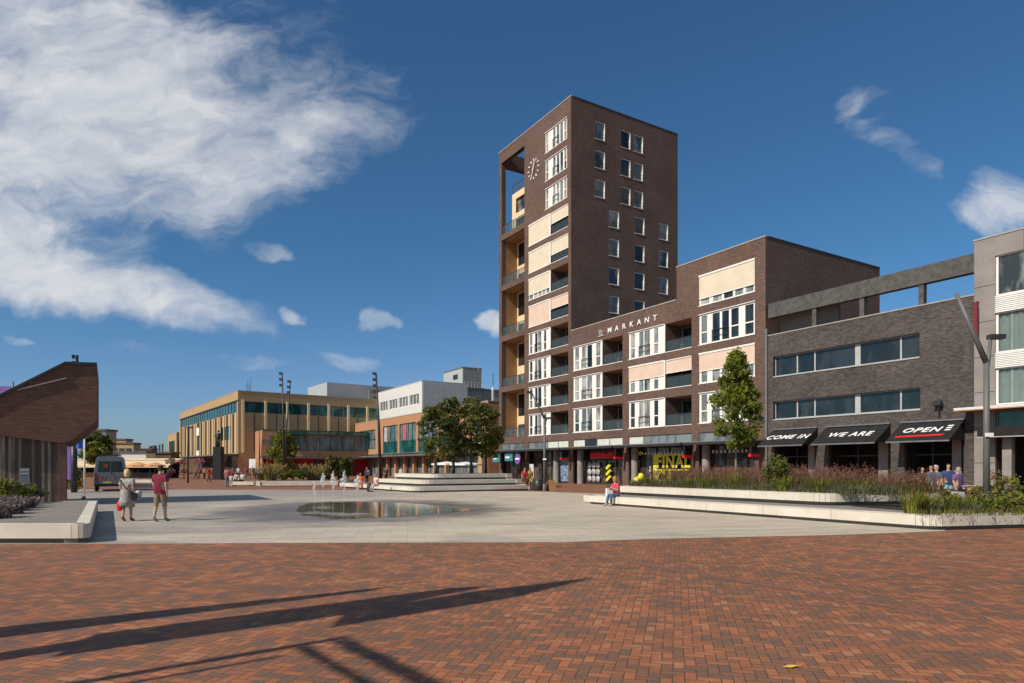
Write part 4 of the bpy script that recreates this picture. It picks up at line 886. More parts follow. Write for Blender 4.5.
# white offices behind
C4 = P(422, 122); HW = 17.7
hF = [(-33 + k * 5.4, -33 + k * 5.4 + 4.6, z, z + 1.9) for k in range(6) for z in (13.6, 8.6)]
t = oblock('white_offices', 'white flat roofed office block with ribbon windows behind the salmon store', 'building', C4, 34., 9.5, HW, 'white_metal', holesF=hF, coping='steel_light')
for h_ in hF: strip_window(FRONT, *h_, 3, 'glass_grey', t, 'white_paint', fw=.1)
mb = MB(side_at(0))
for q in range(20): mb.box(.2 + q * .46, .42 + q * .46, -.06, -.005, 2, HW - .1, 'steel_light')
mb.build('corrugated_cladding', t)
mb = MB(); mb.box(-11.1, -2.5, 9.7, 13.9, 0, 21.2, 'steel_light'); mb.box(-11.2, -2.4, 9.6, 14.0, 21.203, 21.4, 'steel_grey'); mb.build('stair_tower', t)
mb = MB(); mb.box(-8, -2.6, 13.92, 19.5, 0, 17.2, 'concrete_grey'); mb.box(-8.1, -2.4, 13.93, 19.6, 17.203, 17.4, 'steel_grey'); mb.build('rear_wing', t)
mb = MB()
for q in range(9): mb.box(-2.497, -2.44, 9.8 + q * .46, 10.02 + q * .46, 14, 21.1, 'concrete_grey')
for q in range(7): mb.bar((-1.9, 9.8 + q * .75, 17.4), (-1.9, 9.8 + q * .75, 18.4), .05, 'white_metal')
mb.bar((-1.9, 9.8, 18.4), (-1.9, 14.5, 18.4), .06, 'white_metal'); mb.box(-2.43, -1.8, 9.8, 14.4, 17.2, 17.4, 'steel_grey'); mb.build('stair_gallery', t)
mb = MB(); mb.box(-6.5, -4.6, 9.60, 9.69, 19.3, 20.2, 'glass_dark'); mb.build('louvre', t)
for q in range(4): mb = MB(); mb.bar((-6 + q * 1.3, 13, 20.8), (-6 + q * 1.3, 13, 22.6 + (q % 2)), .07, 'steel_light'); mb.build('aerial', t)
mb = MB(); mb.lathe([(.25, 0), (.25, 15.5), (.35, 15.6), (0, 16.2)], 'white_paint', 8); mb.tube([(0, 0, 16.2), (0, 0, 18.5)], .06, 'steel_dark', 5); o = mb.build('flue_mast', uv=False); o.location = P(493, 118); tag(o, 'slim white mast with dark tip beside the brick tower', 'mast')
t = oblock('back_offices', 'plain brown brick block in the gap left of the tower', 'building', P(489, 112), 8, 26, 11.2, 'brick_umber')
t = oblock('rear_offices', 'grey concrete roof block beyond the brown brick gap', 'building', P(484, 150), 6, 18, 16.0, 'concrete_grey')

# small ochre house and the low far row at the end of the street
t = oblock('corner_house', 'narrow ochre building with tall teal windows, left of the department store', 'building', P(176.5, 185), 15, 6, 11.4, 'brick_ochre', rz=R(-54.3), holesF=[(-13, -3, 2.5, 9.3)], holesS=[(.5, 3.8, 3, 9)])
strip_window(FRONT, -13, -3, 2.5, 9.3, 4, 'glass_teal', t, rows=2); strip_window(side_at(0), .5, 3.8, 3, 9, 1, 'glass_dark', t, rows=3)
def farblock(name, label, x0, x1, ytop, d, mat, dep=4, z0=0, win=None):
    a, b = P(x0, d), P(x1, d); h = Z(ytop, d); t = thing(name, label, 'building', (a.x, d, 0)); wd = b.x - a.x
    mb = MB(FRONT); hs_ = [win] if False else []
    mb.sheet(0, wd, 0, h, 0, [(wd * .06, wd * .94, h * win[0], h * win[1])] if win else [], .25, mat); mb.face([(0, dep, 0), (wd, dep, 0), (wd, dep, h), (0, dep, h)], mat)
    for x in (0, wd): mb.face([(x, 0, 0), (x, dep, 0), (x, dep, h), (x, 0, h)], mat)
    mb.build('wall', t); mb = MB(); mb.box(-.2, wd + .2, -.3, dep + .2, h + .003, h + .45, 'roof_felt'); mb.build('roof', t)
    if win: strip_window(FRONT, wd * .06, wd * .94, h * win[0], h * win[1], max(3, int(wd / 3)), 'glass_dark', t, 'cream_panel')
    return t
farblock('far_building', 'dark grey flat roofed block behind the left street tree', 80, 106, 431, 150, 'steel_grey', win=(.62, .85))
farblock('far_building', 'grey building with wide dark eaves and ochre windows beyond the van', 110, 133.5, 444, 205, 'brick_ochre', win=(.55, .85))
farblock('far_building', 'small ochre attic storey rising beyond the wide dark eaves', 113, 126, 440, 222, 'brick_ochre')
farblock('far_building', 'long low pale shop block with a white fascia behind the market awning', 108, 146, 453, 150, 'white_metal')
farblock('far_building', 'dark red low roofed row at the end of the street', 144, 171, 453.5, 158, 'brick_umber')
farblock('far_building', 'thin far red brown block on the skyline', 140, 152, 449.5, 260, 'brick_umber')
for k, (x, yt, r_, lab) in enumerate([(151, 446, 1.2, 'far dark round stack, leftmost on the skyline'), (154.5, 445.5, 1.3, 'far dark round stack, second on the skyline'), (159.5, 444.6, .5, 'thin far chimney beside the dark stacks'), (162.5, 443.8, .5, 'thin far chimney nearest the ochre corner house')]):
    g = P(x, 330); mb = MB(); mb.lathe([(r_, 0), (r_ * .8, Z(yt, 330)), (0, Z(yt, 330))], 'steel_dark', 10); o = mb.build('chimney', uv=False); o.location = g; tag(o, lab, 'chimney', 'chimneys on the skyline')

# market stall with the long cream awning, parasols
g = P(60, 104); wd = P(168.5, 104).x - g.x
t = thing('market_stall', 'long market stall with a broad cream awning and dark open front', 'stall', (g.x, 104, 0))
mb = MB(); mb.prism([(0, 0, 1.95), (0, 5, 3.1), (0, 5, 3.2), (0, 0, 2.0)], (wd, 0, 0), 'cream_panel'); mb.box(0, wd, -.02, 0, 1.7, 1.95, 'cream_panel'); mb.build('awning', t)
for k in range(7): mb = MB(); mb.bar((.4 + k * (wd - .8) / 6, .3, 0), (.4 + k * (wd - .8) / 6, .3, 1.95), .08, 'steel_dark'); mb.build('post', t)
mb = MB(); mb.box(.2, wd - .2, 3.5, 3.6, 0, 2.9, 'interior_dark'); mb.box(.4, wd * .45, 1.2, 2.2, 0, .9, 'wood_tan'); mb.box(wd * .52, wd - .5, 1.2, 2.2, 0, .9, 'steel_dark'); mb.build('counter', t)


def parasol(label, px, d, rad, h, mat, group='parasols around the square', sl=.32):
    g = P(px, d); t = thing('parasol', label, 'parasol', (g.x, d, 0), 0, group)
    mb = MB()
    n = 8; top = (0, 0, h)
    for k in range(n):
        a0, a1 = 2 * math.pi * k / n, 2 * math.pi * (k + 1) / n; p0 = (rad * math.cos(a0), rad * math.sin(a0), h - rad * sl); p1 = (rad * math.cos(a1), rad * math.sin(a1), h - rad * sl)
        mb.face([top, p0, p1], mat); mb.face([p0, (p0[0], p0[1], p0[2] - .18), (p1[0], p1[1], p1[2] - .18), p1], mat)
    mb.build('canopy', t); mb = MB(); mb.tube([(0, 0, 0), (0, 0, h)], .03, 'steel_grey', 6); mb.build('pole', t); mb = MB(); mb.lathe([(0, .0), (.35, .0), (.35, .06), (0, .1)], 'concrete_grey', 12); mb.build('base', t)
pm('parasol_orange', (.62, .30, .16), .8, .1)
parasol('orange parasol nearest the van at the market', 138, 98, 1.7, 2.55, 'parasol_orange'); parasol('orange parasol right of the other orange one at the market', 155, 96, 1.5, 2.5, 'parasol_orange')
parasol('white cafe parasol behind the plaza trees, left one', 447, 80, 1.9, 2.45, 'sign_white', sl=.13); parasol('white cafe parasol behind the plaza trees, right one', 466, 78, 1.9, 2.4, 'sign_white', sl=.13)

# ------------------------------------------------------------------ pavilion on the left
PV0 = P(97, 31.0)                                   # its right hand end; front runs to the left and nearer, facing +U
def pvx(px, py):                                    # pixel on the front plane -> (distance to the left, height)
    k = px - CX; t_ = (F * PV0.x - k * PV0.y) / (k * V.y - F * V.x); d = PV0.y + V.y * t_; return t_, Z(py, d)
pv = thing('pavilion', 'brown brick pavilion with a slanting roof and jutting end over weathered boards', 'building', PV0, math.atan2(V.y, V.x))
pts = [pvx(97, 365.5), pvx(65, 364.5)]; a1, z1 = pvx(0, 397); sl = (pts[1][1] - z1) / (pts[1][0] - a1); pts.append((-5.4, pts[1][1] + (-5.4 - pts[1][0]) * sl))
pts += [(-5.4, pvx(0, 435.5)[1]), pvx(0, 435.5), pvx(63, 443), pvx(70, 441), pvx(97, 420)]
mb = MB(); mb.prism([(x, 0, z) for x, z in pts], (0, 7.0, 0), 'brick_umber'); mb.build('upper_volume', pv)
mb = MB(); e = .10
for (xa, za), (xb, zb) in ((pts[0], pts[1]), (pts[1], pts[2])): mb.prism([(xa, -.08, za + .003), (xb, -.08, zb + .003), (xb, -.08, zb + .13), (xa, -.08, za + .13)], (0, 7.2, 0), 'steel_dark')
mb.build('roof_edge', pv)
dk = .45
xb0, xb1 = pvx(58.5, 440)[0], pvx(66, 440)[0]
mb = MB(); mb.box(-13.5, xb0 - .01, .25, .35, 0, pvx(0, 435.5)[1] + .3, 'wood_weathered'); mb.build('board_wall', pv)
mb = MB(); mb.box(xb0, xb1, .1, 1.0, 0, pvx(64, 442)[1] - .05, 'brick_umber'); mb.build('pier', pv)
mb = MB(); mb.box(-13.4, xb0 - .02, .6, 6.6, 0, 2.6, 'interior_dark'); mb.build('core', pv)
a_ = pvx(24, 470)[0]
mb = MB(); mb.box(a_ - .2, a_ + .2, .19, .245, 1.0, 1.75, 'steel_grey'); mb.box(a_ - .16, a_ + .16, .18, .189, 1.45, 1.52, 'steel_light'); mb.box(a_ - .16, a_ + .16, .18, .189, 1.6, 1.68, 'steel_light'); mb.build('notice_board', pv)
mb = MB(); x, z = pvx(50, 372)
mb.bar((-1.2, -.04, pts[1][1] - .62), (-3.0, -.04, pts[1][1] - 1.28), .05, 'coping'); mb.build('wall_trim', pv)
for nm, lab, px0, y0, px1, y1, w_ in [('roof_floodlight', 'dark upright floodlight bracket on the pavilion ridge', 75.5, 366, 76, 350.5, .11), ('roof_aerial', 'thin leaning aerial on the pavilion roof slope', 26, 383, 32.5, 374, .06)]:
    p0, p1 = pvx(px0, y0), pvx(px1, y1); t = thing(nm, lab, 'floodlight' if 'flood' in nm else 'aerial', PV0 + V * p0[0] - U * 1.5, math.atan2(V.y, V.x))
    mb = MB(); mb.bar((0, 0, p0[1] - .4), (p1[0] - p0[0], 0, p1[1]), w_, 'steel_dark'); mb.build('mast', t)
    if 'flood' in nm: 
        for q in (.55, .25, .0): mb = MB(); zz = p0[1] + q; mb.box(-.2, -.06, -.1, .1, zz, zz + .16, 'steel_dark'); mb.build('lamp_head', t)

# ------------------------------------------------------------------ seat walls and beds
def slab_run(mb, p0, p1, depth, z0, z1, inward, joint=2.6, mat='concrete_pale', r0=0, r1=0):
    """Run of precast blocks from p0 to p1, `depth` thick towards `inward`, with thin joints and a recessed foot."""
    d = (p1 - p0); ln = d.length; d.normalize(); n = max(1, round(ln / joint)); iw = inward.normalized()
    for k in range(n):
        a0, a1 = ln * k / n + .006, ln * (k + 1) / n - .006
        A, B = p0 + d * a0, p0 + d * a1; b = .03
        prof = [(0, z0), (0, z1 - b), (b, z1), (depth, z1), (depth, z0)]
        pa = [(A + iw * q[0]) + Vector((0, 0, q[1])) for q in prof]; mb.prism(pa, B - A, mat)
    return mb


def seat_wall(name, label, path, closed_in, z0, z1, foot, fill, depth=.5, joint=2.6, back=None):
    """Ring of blocks along `path` (front faces), with a recessed foot and a fill surface inside polygon path+back."""
    t = thing(name, label, 'seat wall', (0, 0, 0))
    mb = MB(); fb = MB(); cen = Vector((0, 0, 0))
    allp = list(path) + list(back or [])
    for p in allp: cen += p
    cen /= len(allp)
    m = len(path) - 1
    for k in range(m):
        a, b = path[k], path[k + 1]; d = (b - a).normalized(); nrm = Vector((-d.y, d.x, 0))
        if nrm.dot(cen - a) < 0: nrm = -nrm
        one = MB(); slab_run(one, a, b, depth, z0 + foot, z1, nrm, joint); one.build('block_run', t)
        fo = MB(); A, B = a + nrm * .22, b + nrm * .22; fo.prism([A + Vector((0, 0, z0)), A + Vector((0, 0, z0 + foot)), A + nrm * .3 + Vector((0, 0, z0 + foot)), A + nrm * .3 + Vector((0, 0, z0))], B - A, 'concrete_grey'); fo.build('foot', t)
    mb = MB(); mb.face([(p.x, p.y, z1 - .012) for p in allp], fill); mb.build('top_surface', t)
    return t
def rounded(a, c, b, r=.5, n=5):                   # corner c between runs a-c and c-b replaced by an arc
    da, db = (a - c).normalized(), (b - c).normalized(); p0, p1 = c + da * r, c + db * r
    return [(p0 * (1 - q) ** 2 + c * 2 * q * (1 - q) + p1 * q * q) for q in [k / n for k in range(n + 1)]]

# right hand bed: lower seat tier, upper tier
Cl = Vector((11.83, 18.5, 0)); lo_end = Cl - U * 16.0; RD = Vector((.97, .24, 0)).normalized()
lo = [lo_end + V * 2.0, lo_end] + rounded(lo_end, Cl, Cl + RD * 10, .5) + [Cl + RD * 14]
loB = [Cl + RD * 14 + V * 9, lo_end + V * 4.2 + U * 6]
seat_wall('seat_wall', 'long low pale concrete seat wall in front of the planted bed on the right', lo, None, 0, .42, .11, 'deck_paving', back=loB)
Cu = Vector((11.16, 23.3, 0)); up_end = Cu - U * 11.6
up = [up_end + V * 6.0, up_end] + rounded(up_end, Cu, Cu + RD * 6, .55) + [Cu + RD * 6.0]
upB = [Cu + RD * 6.0 + V * 5, up_end + V * 6.2]
seat_wall('seat_wall', 'upper pale concrete wall holding the red grasses on the right', up, None, .42, .84, .12, 'soil', back=upB)
# bed surface in the lower tier (right)
mb = MB(); bed = [G(905, 523.5), G(1000, 521), G(1100, 520), Cl + RD * 14 + V * 6, Cu + RD * 6.2 + V * 2, Cu + RD * 6.1 - V * .1, Cu + RD * 1 - V * .4]
bed = [P((p.x / p.y * F + CX), p.y) for p in bed]
mb.face([(p.x, p.y, .435) for p in bed], 'soil'); o = mb.build('bed_soil', uv=False); tag(o, kind='structure')

# central terrace of three tiers
Cc = G(412, 492.8); dl = Vector((-.575, .818, 0)); dr = Vector((.87, .49, 0)).normalized()
for k, (off, la, ra, lab) in enumerate([(0, 13.8, 9.9, 'lowest pale tier of the stepped terrace under the plaza trees'), (1.75, 8.2, 8.3, 'middle pale tier of the stepped terrace under the plaza trees'), (3.4, 6.4, 6.9, 'top pale tier of the stepped terrace, holding the plaza trees')]):
    c = Cc + (dl + dr).normalized() * off * 1.15 ; a_, b_ = c + dl * la, c + dr * ra
    path = [a_ + dr * (1.2 if k == 0 else 7), a_] + rounded(a_, c, b_, .9) + [b_, b_ + dl * 5]
    seat_wall('terrace_tier', lab, path, None, .42 * k, .42 * (k + 1), .13, 'deck_paving' if k < 2 else 'soil', back=[a_ + dr * 7 + dl * 1] if k == 0 else None)

# left deck
Cd = Vector((-9.8, 15.35, 0)); de = Cd - U * 12.9
path = [Cd + Vector((-14, -.1, 0))] + rounded(Cd + Vector((-14, -.1, 0)), Cd, de, .45) + [de, de - V * 1.2]
seat_wall('deck_edge', 'raised dark paved deck with a pale concrete rim before the pavilion', path, None, 0, .45, .12, 'deck_paving', depth=.3, joint=5.5, back=[de - V * 9, Cd + Vector((-16, 6, 0)), Cd + Vector((-15, 0, 0))])
g = P(83.5, 27.2); mb = MB(); mb.lathe([(0, 0), (.08, 0), (.08, .10), (.05, .14), (0, .15)], 'steel_dark', 10); o = mb.build('deck_spotlight', uv=False); o.location = (g.x, g.y, .44); tag(o, 'small dark round spotlight at the far end of the left deck', 'spotlight')

# bed with grasses before the annex, and bench walls further left
ga, gb = P(256, 60), P(338, 62)
seat_wall('planter_wall', 'long grey brick kerb of the far planting bed', [ga + Vector((-.2, 6, 0)), ga, gb, gb + Vector((.3, 6, 0))], None, 0, .5, .06, 'soil', depth=.35, joint=3)
for k, (xa, xb, yy, lab) in enumerate([(124, 165, 489.6, 'low pale concrete bench behind the walking couple, nearer one'), (126, 163, 484, 'low pale concrete bench behind the walking couple, farther one')]):
    a_, b_ = G(xa, yy), G(xb, yy); t = thing('bench', lab, 'bench', (a_.x, a_.y, 0), 0, 'concrete benches by the street'); mb = MB(); mb.box(0, b_.x - a_.x, 0, .55, .14, .46, 'concrete_pale'); mb.build('seat', t)
    for q in (.08, .92): mb = MB(); x = (b_.x - a_.x) * q; mb.box(x - .2, x + .2, .1, .45, 0, .137, 'concrete_grey'); mb.build('leg', t)
# ------------------------------------------------------------------ trees and plants
def rvec(rr):
    while True:
        v = Vector((rr.uniform(-1, 1), rr.uniform(-1, 1), rr.uniform(-1, 1)))
        if .01 < v.length < 1: return v
def leaf(mb, p, s, m, rr, elong=1.6):
    n = rvec(rr).normalized(); n = (n + Vector((0, 0, .35))).normalized(); a = n.orthogonal().normalized(); a = Quaternion(n, rr.uniform(0, 6.28)) @ a; b = n.cross(a)
    mb.face([p - a * s * elong * .5, p - b * s * .42 + a * s * .05, p + a * s * elong * .5, p + b * s * .42 + a * s * .05], m)
def tree(name, label, base, height, trunk_h, rx, mats, seed, nclump=60, nleaf=70, ls=.16, prof=None, trunk_r=.12, group=None, bark='bark', lean=0.):
    """Tapered trunk with limbs and a crown of leaf-sized faces gathered in clumps. prof(t) gives crown radius factor at height t (0..1)."""
    rr = random.Random(seed); t = thing(name, label, 'tree', base, 0, group)
    prof = prof or (lambda q: math.sqrt(max(0, 1 - (2 * q - 1) ** 2)))
    mb = MB(); ch = height - trunk_h
    mb.tube([(0, 0, 0), (rr.uniform(-.04, .04), 0, trunk_h * .5), (lean * .4, 0, trunk_h), (lean, rr.uniform(-.1, .1), trunk_h + ch * .5), (lean, 0, trunk_h + ch * .88)], [trunk_r * 1.25, trunk_r, trunk_r * .85, trunk_r * .45, trunk_r * .12], bark, 8)
    cl = []
    for k in range(nclump):
        q = rr.random() ** .85; r_ = rx * prof(q); an = rr.uniform(0, 6.283); rad = r_ * math.sqrt(rr.uniform(.10, 1.0)) * rr.uniform(.82, 1.10)
        cl.append(Vector((lean + rad * math.cos(an), rad * math.sin(an), trunk_h + ch * (q * .97 + rr.uniform(-.03, .03)))))
    for c in cl[::4]:
        z0 = max(trunk_h * .9, c.z - (Vector((c.x, c.y)).length) * rr.uniform(.5, .9)); mb.tube([(lean * .5, 0, z0), ((c.x + lean) * .5, c.y * .5, (z0 + c.z) * .5 + .1), tuple(c)], [trunk_r * .38, trunk_r * .2, trunk_r * .06], bark, 5)
    mb.build('trunk', t, uv=False)
    mb = MB(); cs = rx * .30
    for c in cl:
        s_ = cs * rr.uniform(.55, 1.25); pick = rr.choice(mats)
        for k in range(int(nleaf * rr.uniform(.5, 1.3))):
            v = rvec(rr); p = c + Vector((v.x * s_, v.y * s_, v.z * s_ * .75)); leaf(mb, p, ls * rr.uniform(.6, 1.3), pick if rr.random() < .7 else rr.choice(mats), rr)
    mb.build('crown', t, uv=False)
    return t


def shrub(name, label, base, h, r, mats, seed, n=700, ls=.10, group=None, cat='shrub', flowers=None):
    rr = random.Random(seed); t = thing(name, label, cat, base, 0, group); mb = MB()
    for k in range(9): an = rr.uniform(0, 6.28); mb.tube([(0, 0, 0), (r * .3 * math.cos(an), r * .3 * math.sin(an), h * .45), (r * .6 * math.cos(an), r * .6 * math.sin(an), h * rr.uniform(.6, .85))], [.03, .02, .008], 'bark', 5)
    mb.build('stem', t, uv=False); mb = MB()
    cl = [(rvec(rr), rr.uniform(.2, .42), rr.choice(mats)) for _ in range(22)]
    for k in range(n):
        c, s_, m_ = rr.choice(cl); v = rvec(rr); q = c * .72 + v * s_; z = h * (.50 + .50 * q.z)
        leaf(mb, Vector((r * q.x, r * q.y, max(.03, z))), ls * rr.uniform(.6, 1.3), m_ if rr.random() < .75 else rr.choice(mats), rr)
    mb.build('foliage', t, uv=False)
    if flowers:
        mb = MB()
        for k in range(26): v = rvec(rr).normalized(); leaf(mb, Vector((r * v.x * .95, r * v.y * .95, h * (.55 + .45 * abs(v.z)))), ls * .9, flowers, rr, 1.0)
        mb.build('flowers', t, uv=False)
    return t


def blade(mb, p, an, ln, bend, wd, m, rr):
    d = Vector((math.cos(an), math.sin(an), 0)); s = Vector((-d.y, d.x, 0)) * wd * .5; pts = []
    for q in (0, .4, .75, 1.0): pts.append(p + d * bend * ln * q * q + Vector((0, 0, ln * (q - .28 * bend * q * q))))
    w_ = (1, .95, .6, .08)
    for k in range(3): mb.face([pts[k] - s * w_[k], pts[k] + s * w_[k], pts[k + 1] + s * w_[k + 1], pts[k + 1] - s * w_[k + 1]], m)
    return pts
def grass_clump(name, label, base, h, r, mats, seed, n=120, wd=.022, bend=(.2, .8), plume=None, group=None, cat='grass clump'):
    rr = random.Random(seed); mb = MB(); tips = []
    for k in range(n):
        an = rr.uniform(0, 6.28); rad = r * .45 * math.sqrt(rr.random()); p = Vector((rad * math.cos(an), rad * math.sin(an), 0))
        tips.append(blade(mb, p, an + rr.uniform(-.6, .6), h * rr.uniform(.55, 1.08), rr.uniform(*bend), wd, rr.choice(mats), rr)[3])
    o = mb.build('blades' if plume else name, None, uv=False)
    if plume:
        t = thing(name, label, cat, base, 0, group); o.parent = t; mb = MB()
        for k, tp in enumerate(tips[::2]):
            for q in range(7): leaf(mb, tp + Vector((rr.uniform(-.05, .05), rr.uniform(-.05, .05), rr.uniform(-.16, .12))), .06, plume, rr, 2.6)
        mb.build('plumes', t, uv=False); return t
    o.location = base; return tag(o, label, cat, group)


G3 = ['leaf_mid', 'leaf_dark', 'leaf_lime']
# young street tree before the apartment block
g = P(736, 30.3); tree('street_tree', 'young slender street tree with bright green crown in the red grass bed', (g.x, g.y, .84), 6.2, 1.55, 1.16, ['leaf_lime', 'leaf_mid', 'leaf_lime', 'leaf_lime'], 11, 110, 72, .125,
     lambda q: (.55 + 1.5 * q) * .9 if q < .28 else max(.08, .98 * (1 - ((q - .28) / .72) ** 1.6) + .10), .06, bark='bark_light')
# four plaza trees on the terrace
for k, (px, d, hh, r_, lab) in enumerate([(436, 51.5, 5.3, 1.6, 'leftmost of the plaza trees on the stepped terrace'), (453, 54.2, 6.1, 1.65, 'second plaza tree from the left on the terrace, half hidden'), (471, 53.6, 6.1, 1.7, 'third plaza tree from the left, tallest on the terrace'), (486, 56.2, 5.9, 1.45, 'rightmost plaza tree on the terrace, next to the tower')]):
    g = P(px, d); tree('plaza_tree', 'dark green ' + lab, (g.x, g.y, 1.25), hh, 1.35, r_, ['leaf_mid', 'leaf_dark', 'leaf_olive', 'leaf_olive'] if k != 3 else ['leaf_mid', 'leaf_olive', 'leaf_lime'], 21 + k, 66, 47, .18, lambda q: max(.12, .70 + .42 * math.sin(min(1, q * 1.1) * 2.4) - .55 * q ** 2.2), .12, 'trees on the stepped terrace')
g = P(283, 96); tree('lime_tree', 'light green tree behind the paired light masts', (g.x, g.y, .0), 7.0, 1.4, 2.1, ['leaf_lime', 'leaf_yellow', 'leaf_mid', 'leaf_lime'], 31, 80, 70, .25, None, .12)
g = P(97, 62); tree('street_tree', 'round crowned street tree left of the van', (g.x, g.y, 0), 5.0, 1.9, 1.5, ['leaf_mid', 'leaf_dark', 'leaf_lime'], 33, 70, 60, .18, None, .09)
g = P(339, 66); shrub('round_shrub', 'big round dark shrub in the far bed beside the red shops', (g.x, g.y, .4), 3.2, 1.9, ['leaf_mid', 'leaf_dark', 'leaf_olive'], 41, 2600, .20)
for k, (px, d, hh, r_, kind, lab) in enumerate([(268, 62, 1.55, .9, 'straw', 'blond feathery grass at the left end of the far bed'), (281, 61.5, 1.0, .8, 'green', 'low green shrub between blond grass and light masts in the far bed'), (291, 62.5, 1.2, .8, 'green', 'low green shrub right of the light masts in the far bed'), (301, 62, 1.3, .8, 'dark', 'dark bushy shrub in the middle of the far bed'), (312, 63, 1.5, .9, 'straw', 'blond feathery grass left of the big round shrub'), (323, 62.5, 1.0, .7, 'green', 'small green shrub in front of the big round shrub'), (260, 62, .9, .6, 'green', 'small green shrub at the kerb corner of the far bed')]):
    g = P(px, d); b_ = (g.x, g.y + .6, .48)
    if kind == 'straw': grass_clump('blond_grass', lab, b_, hh * 1.1, r_ * 1.6, ['leaf_olive', 'leaf_mid', 'grass_straw'], 51 + k, 320, .03, (.2, .7), 'grass_straw', 'grasses in the far bed')
    else: shrub('bed_shrub', lab, b_, hh, r_, ['leaf_mid', 'leaf_lime', 'leaf_olive'] if kind == 'green' else ['leaf_dark', 'leaf_mid'], 51 + k, 600, .14, 'shrubs in the far bed')
g = P(72, 47); shrub('street_shrub', 'yellow green shrub right of the pavilion pier', (g.x, g.y, 0), 1.9, .85, ['leaf_lime', 'leaf_yellow', 'leaf_mid'], 66, 800, .14)

# plants on the left deck
def gz(px, py, z): d = (H - z) * F / (py - YH); return Vector(((px - CX) / F * d, d, z))
dzv = .44
for k, (px, py, hh, r_, mats, lab) in enumerate([(6, 507, 1.0, .55, ['leaf_lime', 'leaf_yellow', 'leaf_mid'], 'bright yellow green shrub at the left picture edge on the deck'), (19, 504, .85, .48, ['leaf_lime', 'leaf_mid'], 'green leafy shrub beside the brightest shrub on the left deck'), (33, 502.5, .78, .48, ['leaf_blue', 'leaf_lime', 'leaf_mid'], 'grey green shrub at the right end of the deck bed'), (-8, 506, 1.1, .6, ['leaf_lime', 'leaf_mid'], 'tall green shrub cut by the left picture edge')]):
    shrub('deck_shrub', lab, gz(px, py, dzv), hh, r_, mats, 71 + k, 620, .085, 'shrubs on the left deck')
for k, (px, py, lab) in enumerate([(1, 514, 'faded purple lavender clump nearest the left picture edge'), (10, 510.5, 'faded purple lavender clump in the middle of the deck row'), (19, 508, 'faded purple lavender clump at the right end of the deck row'), (-9, 518, 'faded purple lavender clump cut by the left picture edge')]):
    grass_clump('lavender', lab, gz(px, py, dzv), .30, .7, ['leaf_lav', 'grass_brown', 'leaf_blue'], 81 + k, 260, .014, (.3, .9), 'leaf_lav', 'lavender clumps on the left deck', 'lavender')

# red fountain grass: one soft mass along the upper bed
rr = random.Random(5); mb = MB(); pl = MB()
def upbed(s_, c): return Cu - U * s_ + V * c
def density(s_): return .6 + .4 * mnoise.noise(Vector((s_ * .7, 2.1, 0)))
for k in range(6800):
    s_ = rr.uniform(-1.9, 10.9); c = rr.uniform(.9, 4.4) if s_ > 0 else rr.uniform(1.9, 4.2)
    if rr.random() > density(s_) * 1.25: continue
    p = upbed(s_, c) + Vector((0, 0, .83)); ln = rr.uniform(.78, 1.30) * (.85 + .2 * mnoise.noise(Vector((s_ * .9, c, 1)))) * (.8 if s_ < 0 else 1.)
    lo_ = rr.random() < .55
    pts = blade(mb, p, rr.uniform(0, 6.28), ln * (.6 if lo_ else 1), rr.uniform(.12, .6), .015, 'leaf_mid' if lo_ and rr.random() < .7 else rr.choice(['grass_red', 'grass_red', 'grass_brown', 'leaf_olive']), rr)
    if not lo_:
        tp = pts[3]; dv = (pts[3] - pts[2]).normalized()
        for q in range(6): leaf(pl, tp - dv * (.07 * q) + Vector((rr.uniform(-.03, .03), rr.uniform(-.03, .03), 0)), .030, rr.choice(['grass_red', 'grass_red', 'grass_red', 'grass_brown']) if q else 'grass_red', rr, 2.6)
o = mb.build('ornamental_grass', uv=False); tag(o, 'mass of red brown fountain grass in the upper bed on the right', 'grass', kind='stuff')
o2 = pl.build('plumes', o, uv=False)
mb = MB()
for k in range(7000):                               # low green ground cover along the bed edge
    s_ = rr.uniform(-2.0, 10.9); c = .34 + abs(rr.gauss(0, .5)); p = upbed(s_, c) + Vector((0, 0, .83)); blade(mb, p, rr.uniform(0, 6.28), rr.uniform(.12, .46), rr.uniform(.3, 1.), .018, rr.choice(['leaf_olive', 'leaf_blue', 'leaf_blue', 'grass_brown', 'leaf_olive']), rr)
o = mb.build('ground_cover', uv=False); tag(o, 'low mixed ground cover along the edge of the upper bed', 'ground cover', kind='stuff')
YG = ['leaf_lime', 'leaf_yellow', 'leaf_mid']
for k, (px, s_c, hh, lab) in enumerate([(648, .7, .62, 'small leafy green clump at the left end of the upper bed'), (690, .6, .6, 'green strappy clump below the red grass, left of the tree'), (709, .6, .72, 'second strappy green clump from the left in the upper bed'), (737, .65, .95, 'tall yellow green strappy clump just under the young tree'), (783, .5, .80, 'yellow green strappy clump in front of the conical shrub'), (820, .7, .75, 'strappy clump right of the conical shrub in the upper bed'), (856, .6, .62, 'strappy green clump on the right rounded end of the upper bed')]):
    k_ = px - CX; o_ = Cu + V * s_c; s_ = (k_ * o_.y - F * o_.x) / (F * U.x - U.y * k_); p = o_ + U * s_
    if s_ > -.2: p = Cu + RD * (px - 828) / 66 * 2.2 + V * .7
    grass_clump('strappy_plant', lab, (p.x, p.y, .83), hh, .6, YG, 91 + k, 110, .035, (.25, .9), None, 'strappy plants in the upper bed', 'plant')
k_ = 778 - CX; o_ = Cu + V * 1.05; s_ = (k_ * o_.y - F * o_.x) / (F * U.x - U.y * k_); p = o_ + U * s_
shrub('conical_shrub', 'dense conical green shrub standing among the red grasses', (p.x, p.y, .83), 1.62, .62, ['leaf_mid', 'leaf_lime', 'leaf_dark'], 101, 1700, .075)
